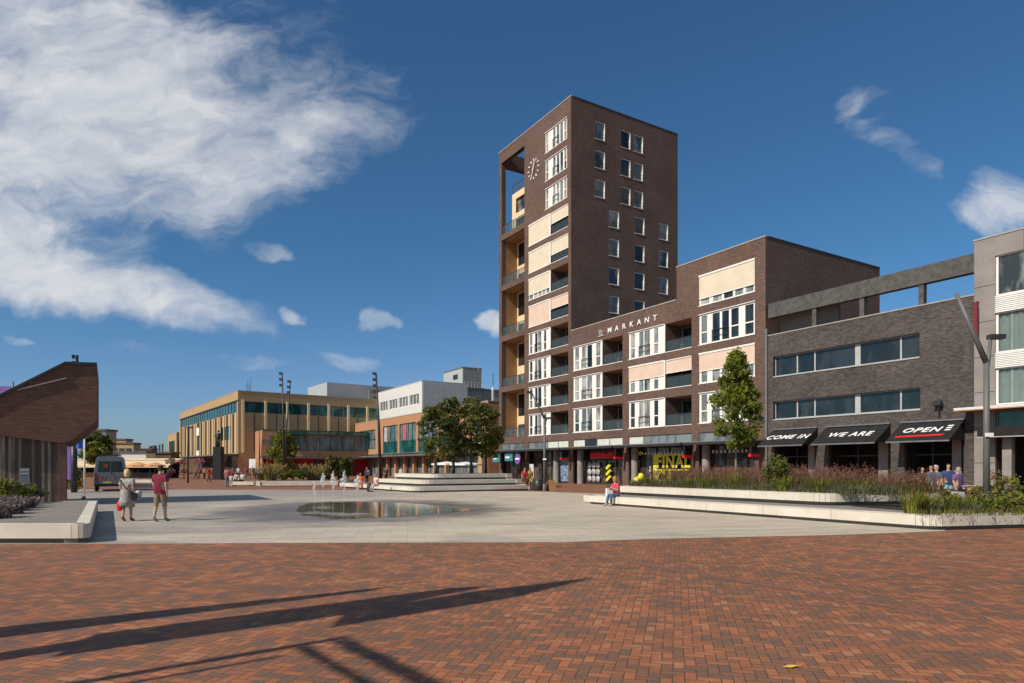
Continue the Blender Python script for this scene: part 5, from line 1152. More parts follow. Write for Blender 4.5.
# lower right bed
LB = [(912, 513, .95, .5, 'yg', 'tall yellow green strappy plant at the left tip of the lower bed'), (925, 512.5, .85, .45, 'yg', 'yellow strappy plant second from the left tip of the lower bed'), (934, 512, .35, .4, 'blue', 'low blue grey cushion plant left of the middle of the lower bed'), (944, 511, .7, .45, 'yg', 'narrow strappy plant behind the blue cushions of the lower bed'), (955, 512, .72, .45, 'yg', 'yellow green strappy plant between two blue grey cushions'), (966, 512.5, .38, .5, 'blue', 'broad blue grey cushion plant at the front edge of the lower bed'), (974, 511, .75, .5, 'yg', 'bushy strappy plant near the lamp post foot'), (983, 510, .9, .45, 'rust', 'rusty orange leaved plant in front of the lamp post'), (992, 511, .8, .5, 'yg', 'yellow green leafy plant right of the lamp post'), (1003, 512, .55, .45, 'green', 'fresh green leafy plant near the right picture edge'), (1014, 511, .75, .5, 'green', 'tall fresh green plant at the right picture edge'), (1022, 513, .5, .4, 'green', 'low green plant cut by the right picture edge'), (918, 507, .5, .4, 'green', 'green leafy plant behind the tip of the lower bed'), (950, 506, .6, .45, 'green', 'green leafy plant in front of the cafe guests'), (996, 504, 1.25, .5, 'rust', 'tall loose plant with brown flower heads beside the lamp post'), (1010, 503, 1.1, .55, 'green', 'tall green flowering plant with pale heads at the back right')]
for k, (px, py, hh, r_, kind, lab) in enumerate(LB):
    p = gz(px, py, .43)
    if kind == 'yg': grass_clump('strappy_plant', lab, p, hh * .8, r_, YG + ['leaf_rust'] * (k % 2), 111 + k, 90, .035, (.2, .8), None, 'plants in the lower bed', 'plant')
    elif kind == 'blue': grass_clump('cushion_plant', lab, p, hh, r_ * 1.5, ['leaf_blue', 'leaf_blue', 'leaf_olive'], 111 + k, 240, .018, (.5, 1.1), None, 'plants in the lower bed', 'plant')
    else: shrub('leafy_plant', lab, p, hh, r_, ['leaf_rust', 'leaf_olive', 'leaf_yellow'] if kind == 'rust' else ['leaf_lime', 'leaf_mid', 'leaf_yellow'], 111 + k, 420, .07, 'plants in the lower bed', 'plant', flowers='grass_straw' if hh > 1 else None)
mb = MB()
for k in range(2600):
    px = rr.uniform(903, 1060); py = rr.uniform(503, 516 if px > 915 else 513); p = gz(px, py, .43); blade(mb, p, rr.uniform(0, 6.28), rr.uniform(.06, .28), rr.uniform(.3, 1.), .016, rr.choice(['leaf_olive', 'leaf_mid', 'leaf_lime', 'grass_brown']), rr)
o = mb.build('ground_cover', uv=False); tag(o, 'low green ground cover of the lower right bed', 'ground cover', kind='stuff')
# hanging flower baskets on posts by the street
for k, (px, lab) in enumerate([(171, 'pink flower basket post furthest left at the street'), (184, 'pink flower basket post second from the left'), (199, 'pink flower basket post nearest the dark statue plinth')]):
    g = P(px, 96); t = thing('flower_post', lab, 'flower basket', (g.x, g.y, 0), 0, 'flower basket posts'); mb = MB(); mb.tube([(0, 0, 0), (0, 0, 3.3)], .07, 'steel_dark', 6); mb.build('post', t, uv=False)
    for z_, r_ in ((2.6, .85), (1.2, .6)):
        mb = MB(); r2 = random.Random(k)
        for q in range(160): v = rvec(r2); leaf(mb, Vector((v.x * r_, v.y * r_, z_ + v.z * r_ * .6)), .22, r2.choice(['petal_pink', 'petal_pink', 'leaf_mid', 'leaf_lav']), r2, 1.2)
        mb.build('flower_basket', t, uv=False)

# ------------------------------------------------------------------ lamps, masts, statue, bins
def light_mast(name, label, base, stems, heads, group=None):
    t = thing(name, label, 'light mast', base, 0, group)
    for (x1_, y1_, h_, r0_, r1_) in stems:
        mb = MB(); mb.tube([(0 if len(stems) == 1 else x1_ * .08, 0, 0), (x1_ * .35, y1_ * .35, h_ * .5), (x1_, y1_, h_)], [r0_, (r0_ + r1_) / 2, r1_], 'steel_dark', 8); mb.build('stem', t, uv=False)
        for q in range(heads):
            f = 1 - q * .055 - .01; mb = MB(); c = Vector((x1_ * f, y1_ * f, h_ * f)); mb.box(c.x - .42, c.x - .08, c.y - .15, c.y + .15, c.z - .12, c.z + .2, 'steel_dark'); mb.build('floodlight', t)
    return t
g = G(284, 479.8); light_mast('light_mast', 'tall dark paired light mast with small floodlights near the lime tree', (g.x, g.y, 0), [(-.25, 0, 14.9, .19, .08), (.85, .2, 13.8, .16, .07)], 3, 'tall light masts of the square')
g = P(380.5, 80); light_mast('light_mast', 'tall dark single leaning light mast left of the plaza trees', (g.x, g.y, 0), [(-.55, 0, 13.2, .21, .10)], 5, 'tall light masts of the square')
for k, (px, by, ty, lab) in enumerate([(188, 483, 428, 'thin dark street lamp left of the statue plinth'), (259.5, 481, 430, 'thin dark street lamp at the left end of the far bed'), (318.5, 479, 437, 'thin dark street lamp between the lime tree and the round shrub')]):
    g = G(px, by); h_ = Z(ty, g.y); t = thing('street_lamp', lab, 'street lamp', g, 0, 'thin street lamps at the far side'); mb = MB(); mb.tube([(0, 0, 0), (0, 0, h_ * .6), (0, 0, h_)], [.10, .075, .05], 'steel_dark', 7); mb.build('pole', t, uv=False)
    mb = MB(); mb.box(-.12, .55, -.12, .12, h_ - .02, h_ + .14, 'steel_dark'); mb.build('lamp_head', t)
def elbow_lamp(label, base, hs, tip, arm2, sc_=1.):
    t = thing('square_lamp', label, 'street lamp', base, 0, 'leaning arm lamps of the square')
    mb = MB(); mb.tube([(0, 0, 0), (0, 0, hs)], [.10, .085], 'lamp_grey', 10); mb.build('pole', t, uv=False)
    mb = MB(); mb.tube([(0, 0, hs - .05), tip], [.085, .055], 'lamp_grey', 10); mb.build('leaning_arm', t, uv=False)
    if hs > 5:
        mb = MB(); mb.box(tip[0] - .32, tip[0] + .12, tip[1] - .13, tip[1] + .13, tip[2] - .16, tip[2] + .02, 'steel_dark'); mb.build('lamp_head', t)
    mb = MB(); mb.tube([(0, 0, hs - .5), arm2], [.06, .05], 'lamp_grey', 8); mb.build('short_arm', t, uv=False)
    mb = MB(); mb.box(arm2[0] - .06, arm2[0] + .4, arm2[1] - .12, arm2[1] + .12, arm2[2] - .06, arm2[2] + .08, 'steel_dark'); mb.build('lamp_head', t)
    mb = MB(); mb.lathe([(.14, 0), (.14, .5), (.10, .52)], 'lamp_grey', 10, (0, 0, .01)); mb.build('base_sleeve', t, uv=False)
    mb = MB(); mb.box(-.13, .13, -.13, -.115, 2.3, 2.42, 'sign_white'); mb.build('number_plate', t)
    return t
g = G(544.5, 491); elbow_lamp('grey square lamp with a leaning arm beside the litter bin and the terrace', g, 5.4, (-1.0, .1, 7.4), (.18, .1, 5.4))
g = P(986.5, 20.6); elbow_lamp('grey square lamp with a leaning arm in the planting at the right edge', (g.x, g.y, .42), 4.65, (-.82, .2, 6.85), (.28, .2, 5.45))
# statue on its plinth
g = G(218.5, 479.8); t = thing('statue', 'dark bronze statue with raised arm on a tall black plinth', 'statue', g)
mb = MB(); mb.box(-.55, .55, -.55, .55, 0, 4.6, 'black_paint'); mb.box(-.75, .75, -.75, .75, 0, .18, 'steel_dark'); mb.build('plinth', t)
pm('bronze', (.05, .055, .045), .5, .3, metal=.6)
mb = MB(); mb.tube([(-.12, 0, 4.6), (-.14, 0, 5.3), (-.05, 0, 5.75), (0, 0, 6.3), (.02, 0, 6.5), (.02, 0, 6.55)], [.22, .26, .30, .28, .14, .09], 'bronze', 9); mb.lathe([(0, -.2), (.14, -.1), (.15, .05), (0, .2)], 'bronze', 9, (.02, -.03, 6.78)); mb.tube([(.2, 0, 6.35), (.45, -.05, 6.55), (.38, -.05, 7.05)], [.11, .09, .07], 'bronze', 7); mb.tube([(-.24, 0, 6.35), (-.45, -.1, 6.0), (-.2, -.25, 5.8)], [.11, .09, .07], 'bronze', 7); mb.tube([(.1, 0, 4.6), (.14, -.1, 5.2), (.05, 0, 5.7)], [.14, .15, .18], 'bronze', 8); mb.build('figure', t, uv=False)
def bin_(label, g, r_, h_, mat='steel_dark'):
    t = thing('litter_bin', label, 'litter bin', g, 0, 'litter bins'); mb = MB(); mb.lathe([(r_ * .92, .04), (r_, .08), (r_, h_ * .92), (r_ * .96, h_ * .93)], mat, 16); mb.build('drum', t, uv=False); mb = MB(); mb.lathe([(r_ * .96, h_ * .93), (r_ * 1.04, h_ * .94), (r_ * 1.04, h_), (r_ * .6, h_), (r_ * .55, h_ * .8), (0, h_ * .8)], mat, 16); mb.build('rim', t, uv=False); mb = MB(); mb.lathe([(0, 0), (r_ * .8, 0), (r_ * .8, .04)], mat, 12); mb.build('foot', t, uv=False)
bin_('squat dark litter bin at the right end of the terrace', G(538.5, 490.6), .36, .84, 'steel_dark'); bin_('slim dark litter bin before the corner of the terrace', G(369, 491.8), .16, .62)
g = G(551.5, 491.2); t = thing('sign_stand', 'small folding A-frame board beside the lamp at the tower', 'sign', g, .5); mb = MB()
mb.prism([(-.3, -.25, 0), (.3, -.25, 0), (.26, 0, .82), (-.26, 0, .82)], (0, .03, 0), 'wood_tan'); mb.build('front_board', t); mb = MB(); mb.prism([(-.3, .28, 0), (.3, .28, 0), (.26, .03, .82), (-.26, .03, .82)], (0, .03, 0), 'brick_brown'); mb.build('rear_board', t)
# flags and pennant poles by the pavilion
for k, (px, d, zt, zb, mt, wpx, lab, polepx) in enumerate([(84, 43, 4.2, 0, None, 0, 'slim white flag pole with a blue flag right of the pavilion', 84.5), (69, 46, 3.8, .6, 'sign_purple', 5, 'tall purple pennant on a dark post beside the pavilion', 74)]):
    g = P(polepx, d); t = thing('flag_pole', lab, 'flag', g); mb = MB(); mb.tube([(0, 0, 0), (0, 0, zt)], .055 if k == 0 else .2, 'white_metal' if k == 0 else 'steel_dark', 7); mb.build('pole', t, uv=False)
    mb = MB()
    if k == 0:
        pm('flag_blue', (.03, .08, .40), .8, .2)
        for q in range(6): x0_, x1_ = -.06 - q * .09, -.06 - (q + 1) * .09; mb.face([(x0_, .06 * math.sin(q * 1.4), 3.0), (x1_, .06 * math.sin(q * 1.4 + 1.4), 2.95), (x1_, .06 * math.sin(q * 1.4 + 1.4), 4.0), (x0_, .06 * math.sin(q * 1.4), 4.05)], 'flag_blue')
    else: mb.box(-.62, -.22, -.02, .02, .9, 3.5, 'sign_purple')
    mb.build('flag', t)
g = P(-3, 42); t = thing('banner', 'purple banner board standing behind the pavilion roof', 'banner', g); mb = MB(); mb.tube([(1.0, 0, 0), (1.0, 0, 7.2)], .06, 'steel_grey', 6); mb.build('pole', t, uv=False); mb = MB(); mb.box(-1.2, .92, -.03, .03, 6.0, 6.92, 'sign_purple'); mb.box(.15, .7, -.036, -.031, 6.1, 6.4, 'sign_white'); mb.build('board', t)

# ------------------------------------------------------------------ van
pm('van_paint', (.15, .19, .22), .3, .08, spec=.6); pm('rubber', (.015, .015, .015), .8, .1); pm('lamp_red', (.35, .02, .015), .3, .1); pm('chevron_red', (.32, .06, .03), .5, .1)
g = G(110.5, 491.3); t = thing('delivery_van', 'grey blue high roofed van seen from behind with red chevrons and a yellow plate', 'van', g, R(31))
VW, VH, VL = 1.02, 2.6, 5.4
mb = MB(); prof = [(-VW, .42), (-VW, 1.35), (-VW * .97, 1.5), (-VW * .86, VH - .22), (-VW * .72, VH - .06), (0, VH), (VW * .72, VH - .06), (VW * .86, VH - .22), (VW * .97, 1.5), (VW, 1.35), (VW, .42)]
rings = [(0, 1., 1.), (.12, 1.02, 1.0), (VL - 1.5, 1.02, 1.0), (VL - .75, 1.0, .60), (VL, .9, .46)]
vs = []
for y, sx_, sz_ in rings: vs.append([(x * sx_, y, .42 + (z - .42) * sz_) for x, z in prof])
for a_, b_ in zip(vs, vs[1:]):
    for k in range(len(prof) - 1): mb.face([a_[k], a_[k + 1], b_[k + 1], b_[k]], 'van_paint')
    mb.face([a_[-1], a_[0], b_[0], b_[-1]], 'black_paint')
mb.face(vs[0], 'van_paint'); mb.face(vs[-1][::-1], 'van_paint'); mb.build('body', t)
for s_ in (-1, 1):
    mb = MB(); x0_, x1_ = sorted((s_ * .03, s_ * .80)); mb.face([(x0_, -.012, 1.42), (x1_, -.012, 1.42), (s_ * .72 if s_ > 0 else x1_, -.012, 2.2), (x0_ if s_ > 0 else -.72, -.012, 2.2)], 'glass_band'); mb.build('rear_window', t)
    mb = MB(); mb.box(min(s_ * .02, s_ * .84), max(s_ * .02, s_ * .84), -.01, -.002, .55, 1.38, 'van_paint'); d_ = mb.build('rear_door', t)
    for q in range(3): mb = MB(); x = s_ * (.32 + q * .24); mb.face([(x, -.014, .72), (x + s_ * .12, -.014, .72), (x - s_ * .16 + s_ * .12, -.014, 1.12), (x - s_ * .16, -.014, 1.12)], 'chevron_red'); mb.build('chevron', d_)
    mb = MB(); mb.box(s_ * .93 - .06, s_ * .93 + .06, -.03, .05, .85, 1.35, 'lamp_red'); mb.build('tail_light', t)
    for y in (.95, VL - 1.0):
        mb = MB(); c = s_ * .88; w_ = MB(); pts = [(c - .11, 0), (c + .11, 0)]
        w_.tube([(c - .11, y, .34), (c + .11, y, .34)], .34, 'rubber', 16); wo_ = w_.build('wheel', t, uv=False); mb.tube([(c - .115, y, .34), (c + .115, y, .34)], .20, 'steel_light', 12); mb.build('rim', wo_, uv=False)
    mb = MB(); mb.box(s_ * 1.08 - .08, s_ * 1.08 + .08, VL - 1.5, VL - 1.4, 1.35, 1.7, 'black_paint'); mb.build('mirror', t)
mb = MB(); mb.box(-.98, .98, -.10, -.002, .36, .52, 'black_paint'); mb.build('bumper', t); mb = MB(); mb.box(-.45, .05, -.025, -.013, .60, .71, 'sign_yellow'); mb.build('number_plate', t)
mb = MB(); mb.box(-.42, -.15, -.02, -.013, 1.75, 1.98, 'chevron_red'); mb.build('emblem', t); mb = MB(); mb.box(.03, .12, -.05, -.015, 1.28, 1.36, 'black_paint'); mb.build('handle', t)
mb = MB()
for q in range(4): mb.bar((-.7, .4 + q * .9, VH + .06), (.7, .4 + q * .9, VH + .06), .04, 'steel_dark')
mb.build('roof_rack', t)

# ------------------------------------------------------------------ people
skins = {}
pm('skin_a', (.50, .30, .21), .6, .06); pm('skin_b', (.42, .24, .16), .6, .06)
CLO = {}
def cloth(c):
    if isinstance(c, str): return c
    k = 'cloth_%02d%02d%02d' % tuple(int(x * 99) for x in c)
    if k not in MATS: pm(k, c, .85, .16, 9.)
    return k


def person(label, base, heading, height=1.72, pose='stand', top=(.5, .5, .5), legs=(.05, .06, .1), shoes=(.06, .05, .05), hair=(.08, .05, .03), skin='skin_a', short_sleeve=True, shorts=False, skirt=None, fingers=False, group=None, stride=.25, long_hair=False, arms='down', seat=.42, hat=None):
    t = thing('person', label, 'person', base, heading, group); k = height / 1.69; sit = pose == 'sit'
    VV = []; ED = []; RA = []; BN = []
    def v(p, r_, par=None, bone='torso'):
        VV.append(Vector(p) * k); RA.append((r_[0] * k, r_[1] * k) if isinstance(r_, tuple) else (r_ * k, r_ * k)); BN.append(bone)
        if par is not None: ED.append((par, len(VV) - 1))
        return len(VV) - 1
    pz = (seat / k + .10) if sit else .95
    lean = .10 if sit else .02
    pel = v((0, 0, pz), (.18, .135), None, 'hip'); sp = v((0, lean * .4, pz + .17), (.165, .125), pel); che = v((0, lean * .9, pz + .36), (.185, .135), sp); nb = v((0, lean * 1.2, pz + .50), (.085, .075), che)
    nk = v((0, lean * 1.4, pz + .57), .052, nb, 'neck'); h0 = v((0, lean * 1.4 + .015, pz + .645), (.07, .082), nk, 'head'); h1 = v((0, lean * 1.4 + .02, pz + .725), (.074, .09), h0, 'head'); h2 = v((0, lean * 1.4 + .01, pz + .785), (.05, .06), h1, 'head')
    for s_ in (-1, 1):
        sh_ = v((s_ * .175, lean * 1.0, pz + .455), .075, che, 'torso'); sw = stride * .5 * s_ if pose == 'walk' else 0
        if arms == 'down' or (arms == 'one' and s_ < 0): el = v((s_ * .215, lean - .03 - sw * .5, pz + .20), .046, sh_, 'arm'); wr = v((s_ * .225, lean + .05 - sw, pz - .02), .031, el, 'fore'); hd = v((s_ * .222, lean + .075 - sw * 1.1, pz - .10), (.022, .042), wr, 'hand'); fd = Vector((0, .15, -1)).normalized(); sd = Vector((0, 1, 0))
        else: el = v((s_ * .22, lean + .06, pz + .20), .046, sh_, 'arm'); wr = v((s_ * .11, lean + .26, pz + .30), .031, el, 'fore'); hd = v((s_ * .075, lean + .33, pz + .34), (.022, .042), wr, 'hand'); fd = Vector((-s_ * .3, .7, .5)).normalized(); sd = Vector((0, .3, -1)).normalized()
        if fingers:
            hp = Vector(VV[hd]) / k
            for q in range(4): b_ = hp + sd * (.024 - q * .016) + fd * .02; f1 = v(b_ + fd * .025, .0095, hd, 'hand'); f2 = v(b_ + fd * (.055 + (.012, .02, .016, .002)[q]) + Vector((-s_ * .014, 0, 0)), .008, f1, 'hand')
            th = v(hp + sd * .04 + fd * .0, .011, hd, 'hand'); v(hp + sd * .055 + fd * .04, .009, th, 'hand')
        hp_ = v((s_ * .088, 0, pz - .06), .088, pel, 'thigh')
        if sit: kn = v((s_ * .10, .43, pz - .03), .062, hp_, 'thigh'); an = v((s_ * .10, .47 + .06 * s_, .085), .040, kn, 'shank'); he = v((s_ * .10, .55 + .06 * s_, .045), .038, an, 'foot'); v((s_ * .105, .66 + .06 * s_, .035), .030, he, 'foot')
        else:
            sl = stride * s_ if pose == 'walk' else .0; up_ = .05 if (pose == 'walk' and s_ < 0) else 0
            kn = v((s_ * .092, sl * .45 + .03, .50 + up_ * .3), .060, hp_, 'thigh'); an = v((s_ * .092, sl * .95 - .01, .085 + up_), .040, kn, 'shank'); he = v((s_ * .095, sl * .95 + .07, .042 + up_ * .5), .037, an, 'foot'); v((s_ * .10, sl * .95 + .17, .034), .028, he, 'foot')
    me = bpy.data.meshes.new('person_rig'); me.from_pydata(VV, ED, []); o = bpy.data.objects.new('person_rig', me); col.objects.link(o)
    sk_ = o.modifiers.new('skin', 'SKIN'); sk_.use_smooth_shade = True; sk_.branch_smoothing = .4
    for i, d in enumerate(me.skin_vertices[0].data): d.radius = RA[i]; d.use_root = (i == 0)
    ss = o.modifiers.new('sub', 'SUBSURF'); ss.levels = 1 if not fingers else 2; ss.render_levels = ss.levels
    bm_ = bpy.data.meshes.new_from_object(o.evaluated_get(bpy.context.evaluated_depsgraph_get())); bm_.name = 'body'; bpy.data.objects.remove(o); bpy.data.meshes.remove(me)
    bm_.materials.clear(); bm_.materials.append(MATS[skin])
    body = bpy.data.objects.new('body', bm_); col.objects.link(body); body.parent = t
    segs = [(VV[a_], VV[b_], BN[b_]) for a_, b_ in ED]
    def region(p):
        best = None
        for a_, b_, n_ in segs:
            ab = b_ - a_; q = max(0, min(1, (p - a_).dot(ab) / max(ab.length_squared, 1e-9))); d = (a_ + ab * q - p).length
            if best is None or d < best[0]: best = (d, n_, q)
        return best[1], best[2]
    sets = {'top': [], 'trousers': [], 'shoe': [], 'hair': []}
    hc = VV[h1]
    for p in bm_.polygons:
        n_, q = region(p.center); c = p.center
        if n_ in ('torso', 'hip', 'thigh') and c.z > (pz - .075 if not sit else pz - .02) * k and not (sit and n_ == 'thigh') or (n_ == 'arm' and (q < .62 or not short_sleeve)) or (n_ == 'fore' and not short_sleeve and q < .9): sets['top'].append(p)
        if n_ in ('hip', 'thigh') and c.z < (pz + .03) * k + (0.03 if sit else 0) and not (shorts and n_ == 'thigh' and q > .92): sets['trousers'].append(p)
        if n_ == 'shank' and not shorts and q < .93: sets['trousers'].append(p)
        if n_ == 'shank' and shorts and q < .06: sets['trousers'].append(p)
        if n_ == 'foot' or (n_ == 'shank' and q > .93): sets['shoe'].append(p)
        if n_ == 'head' and (c.y < hc.y - .012 * k or c.z > hc.z + .03 * k) and c.z > hc.z - .10 * k: sets['hair'].append(p)
    for nm, pl_ in sets.items():
        if not pl_ or (nm == 'trousers' and skirt): continue
        off = {'top': .026, 'trousers': .016, 'shoe': .012, 'hair': .02}[nm] * k; ids = {}; vv = []; ff = []
        for p in pl_:
            f = []
            for vi in p.vertices:
                if vi not in ids: ids[vi] = len(vv); vx = bm_.vertices[vi]; vv.append(vx.co + vx.normal * off)
                f.append(ids[vi])
            ff.append(f)
        m2 = bpy.data.meshes.new(nm); m2.from_pydata(vv, [], ff); m2.polygons.foreach_set('use_smooth', [True] * len(ff)); c_ = {'top': top, 'trousers': legs, 'shoe': shoes, 'hair': hair}[nm]; m2.materials.append(MATS[cloth(c_)])
        ob = bpy.data.objects.new({'top': 'shirt'}.get(nm, nm), m2); col.objects.link(ob); ob.parent = t
    if skirt:
        mb = MB(); mb.lathe([(.185 * k, (pz + .14) * k), (.205 * k, (pz - .05) * k), (.22 * k, (pz - .25) * k), (.245 * k, (pz - .46) * k), (.235 * k, (pz - .455) * k), (.18 * k, (pz - .1) * k)], cloth(skirt), 14); mb.build('skirt', t, uv=False)
    if long_hair: mb = MB(); mb.lathe([(0, .13 * k), (.085 * k, .09 * k), (.105 * k, 0), (.10 * k, -.10 * k), (.07 * k, -.16 * k)], cloth(hair), 10, tuple(hc + Vector((0, -.025 * k, 0)))); mb.build('hair_bob', t, uv=False)
    if hat: mb = MB(); mb.lathe([(.17 * k, 0), (.10 * k, .02), (.095 * k, .09 * k), (0, .11 * k)], cloth(hat), 12, tuple(hc + Vector((0, 0, .04 * k)))); mb.build('hat', t, uv=False)
    # face: nose, eyes, mouth as small forms on the head
    mb = MB(); fz = hc + Vector((0, .085 * k, -.005 * k)); mb.bar(fz + Vector((0, .0, .02 * k)), fz + Vector((0, .018 * k, -.025 * k)), .018 * k, skin); mb.build('nose', body)
    for s_ in (-1, 1): mb = MB(); mb.lathe([(0, -.008), (.012, 0), (0, .008)], 'black_paint', 6, tuple(fz + Vector((s_ * .03 * k, -.006 * k, .018 * k)))); mb.build('eye', body, uv=False)
    mb = MB(); mb.box(fz.x - .025, fz.x + .025, fz.y - .012, fz.y + .004, fz.z - .055 * k, fz.z - .046 * k, cloth((.35, .12, .1))); mb.build('mouth', body)
    return t


AWAY = R(0)
# the couple walking away
g = G(127, 521.3); t = person('woman with blond hair in a loose grey beige dress, red bag in hand, walking away', g, R(4), 1.62, 'walk', 'cloth_print', skirt='cloth_print', hair=(.60, .40, .19), shoes=(.30, .10, .05), fingers=True, stride=.10, long_hair=True, short_sleeve=True)
bagc = t
mb = MB(); mb.tube([(-.17, -.13, 1.32), (.02, -.16, 1.12), (.22, -.08, .88)], .016, 'black_paint', 6); mb.tube([(-.17, -.13, 1.32), (-.12, .0, 1.39), (-.13, .14, 1.3)], .016, 'black_paint', 6); mb.build('strap', t, uv=False)
b = thing('shoulder_bag', 'dark shoulder bag at the hip of the woman in the beige dress', 'bag', g + Vector((.27, -.02, .70)), R(20)); mb = MB(); mb.prism([(-.05, -.14, 0), (-.05, .14, 0), (-.04, .12, .24), (-.04, -.12, .24)], (.10, 0, 0), 'black_paint'); mb.build('pouch', b); mb = MB(); mb.box(.052, .062, -.13, .13, .1, .23, 'steel_dark'); mb.build('flap', b)
b = thing('shopping_bag', 'red carrier bag held by the woman in the beige dress', 'bag', g + Vector((-.25, .08, .33)), R(5)); mb = MB()
mb.lathe([(.0, 0), (.10, .01), (.14, .10), (.13, .26), (.07, .36), (.02, .40)], 'sign_red', 10); o = mb.build('sack', b, uv=False); o.scale = (.95, .55, 1); mb = MB(); mb.tube([(-.03, 0, .37), (-.0, 0, .50), (.03, 0, .37)], .01, 'sign_red', 5); mb.build('handle', b, uv=False)
b = thing('folded_jacket', 'pale bundled jacket hanging over the right arm of the woman in the beige dress', 'jacket', g + Vector((.34, .06, .86))); mb = MB(); mb.lathe([(0, -.16), (.07, -.13), (.10, -.02), (.11, .08), (.05, .15), (0, .16)], 'poster_white', 9); mb.build('cloth', b, uv=False)
g = G(160, 521.6); person('man in a maroon shirt and khaki shorts walking away on the pale paving', g, R(-3), 1.78, 'walk', (.17, .012, .035), legs=(.25, .19, .12), hair=(.03, .022, .018), shoes=(.30, .27, .24), shorts=True, fingers=True, stride=.16, skin='skin_a')
# woman sitting on the low wall
g = Cl - U * 13.75; t = person('woman in a pink shirt and blue jeans sitting on the low seat wall', (g.x, g.y, 0), R(118), 1.68, 'sit', (.66, .05, .10), legs=(.06, .10, .20), hair=(.40, .19, .08), shoes=(.40, .33, .30), fingers=True, long_hair=True, arms='up')
t.location = g + V * .22
b = thing('camera_device', 'small black camera held up by the woman in pink', 'camera', t.location + Matrix.Rotation(R(118), 3, 'Z') @ Vector((0, .46, .89)), R(118)); mb = MB(); mb.box(-.07, .07, -.03, .03, -.045, .045, 'black_paint'); mb.build('camera_body', b); mb = MB(); mb.tube([(0, .03, 0), (0, .09, 0)], .035, 'black_paint', 10); mb.build('lens', b, uv=False)
b = thing('tote_bag', 'white cloth bag on the seat wall beside the woman in pink', 'bag', g - U * .55 + V * .2 + Vector((0, 0, .42)), .4); mb = MB(); mb.prism([(-.17, -.08, 0), (.17, -.08, 0), (.14, -.05, .36), (-.14, -.05, .36)], (0, .13, 0), 'sign_white'); mb.build('sack', b); mb = MB(); mb.tube([(-.08, 0, .35), (0, 0, .52), (.08, 0, .35)], .012, 'sign_white', 5); mb.build('handle', b, uv=False)

W_, BK, NV, GY = (.62, .60, .56), (.02, .02, .025), (.03, .045, .10), (.20, .20, .21)
crowd = [  # px, feet row, height, pose, heading, top, legs, hair, label
    (209, 482.3, 1.70, 'walk', -100, (.55, .07, .03), BK, (.05, .03, .02), 'person in an orange red top and black trousers striding across the brick street'),
    (204.5, 478.8, 1.72, 'stand', 160, (.60, .10, .05), NV, (.1, .06, .03), 'person in an orange red jacket standing behind the striding walker, left one'),
    (212, 478.5, 1.66, 'stand', -150, (.62, .08, .06), (.3, .08, .06), (.1, .06, .03), 'person dressed all in red orange standing left of the statue plinth'),
    (227.5, 487.0, 1.72, 'stand', 30, (.45, .17, .17), (.10, .18, .28), (.08, .05, .03), 'person in dusty pink shirt and light blue jeans beside a small child'),
    (231.0, 487.2, 1.12, 'stand', 10, (.66, .50, .46), (.60, .40, .36), (.2, .12, .06), 'small child in pale pink standing by the person in light blue jeans'),
    (236.5, 485.2, 1.70, 'sit', 190, (.58, .54, .46), (.05, .05, .05), (.3, .28, .26), 'seated person in a cream top on the bench by the far bed'),
    (243.0, 485.0, 1.70, 'sit', 170, (.60, .60, .62), (.04, .04, .06), (.08, .06, .05), 'seated person in a white shirt on the bench by the far bed'),
    (233, 479.2, 1.70, 'stand', 150, (.26, .03, .06), BK, (.08, .05, .03), 'person in a maroon jacket among the group behind the bench, leftmost'),
    (238.5, 478.6, 1.75, 'stand', 190, (.65, .63, .60), NV, (.3, .2, .1), 'person in a white shirt among the group behind the bench'),
    (246, 479.0, 1.68, 'stand', 200, (.30, .05, .10), GY, (.1, .07, .04), 'person in a dark pink cardigan at the right of the group behind the bench'),
    (252.5, 479.0, 1.74, 'walk', 80, (.50, .40, .14), (.3, .22, .14), (.1, .07, .04), 'person in a mustard top walking past the white board'),
    (256.5, 479.4, 1.70, 'stand', 180, (.10, .14, .30), NV, (.5, .46, .42), 'grey haired person in a blue shirt near the left end of the far bed'),
    (196, 478.9, 1.72, 'walk', 100, (.20, .20, .22), BK, (.05, .04, .03), 'person in a grey coat walking by the flower baskets'),
    (162, 479.4, 1.66, 'stand', 180, (.60, .50, .50), (.3, .2, .2), (.4, .3, .2), 'person in a pale pink top standing by the market parasols'),
    (140, 477.8, 1.70, 'stand', 180, (.16, .05, .16), BK, (.1, .07, .04), 'person in purple standing under the orange market parasol'),
    (147, 477.8, 1.72, 'stand', 150, (.05, .05, .06), BK, (.1, .07, .04), 'person in black at the market stall counter'),
    (386, 483.2, 1.70, 'stand', 200, (.08, .04, .06), BK, (.05, .03, .02), 'person in dark clothes standing behind the single light mast'),
    (401, 480.5, 1.66, 'stand', 170, (.55, .52, .50), (.2, .2, .25), (.3, .2, .1), 'person in a white blouse in front of the store arcade, left of the trees'),
    (406.5, 480.3, 1.72, 'walk', 90, (.50, .12, .10), NV, (.1, .07, .04), 'person in a red jumper in front of the store arcade, left of the trees'),
    (367, 484.3, 1.68, 'stand', 190, (.60, .40, .42), BK, (.5, .46, .42), 'person in a pale pink top and black trousers standing by the terrace end'),
]
for k, (px, fy, hh, ps, hd, tp, lg_, hr, lab) in enumerate(crowd):
    g = G(px, fy); person(lab, g, R(hd), hh, ps, tp, legs=lg_, hair=hr, stride=.3, group='people on the square', skin=['skin_a', 'skin_b'][k % 2], short_sleeve=k % 2 == 0)
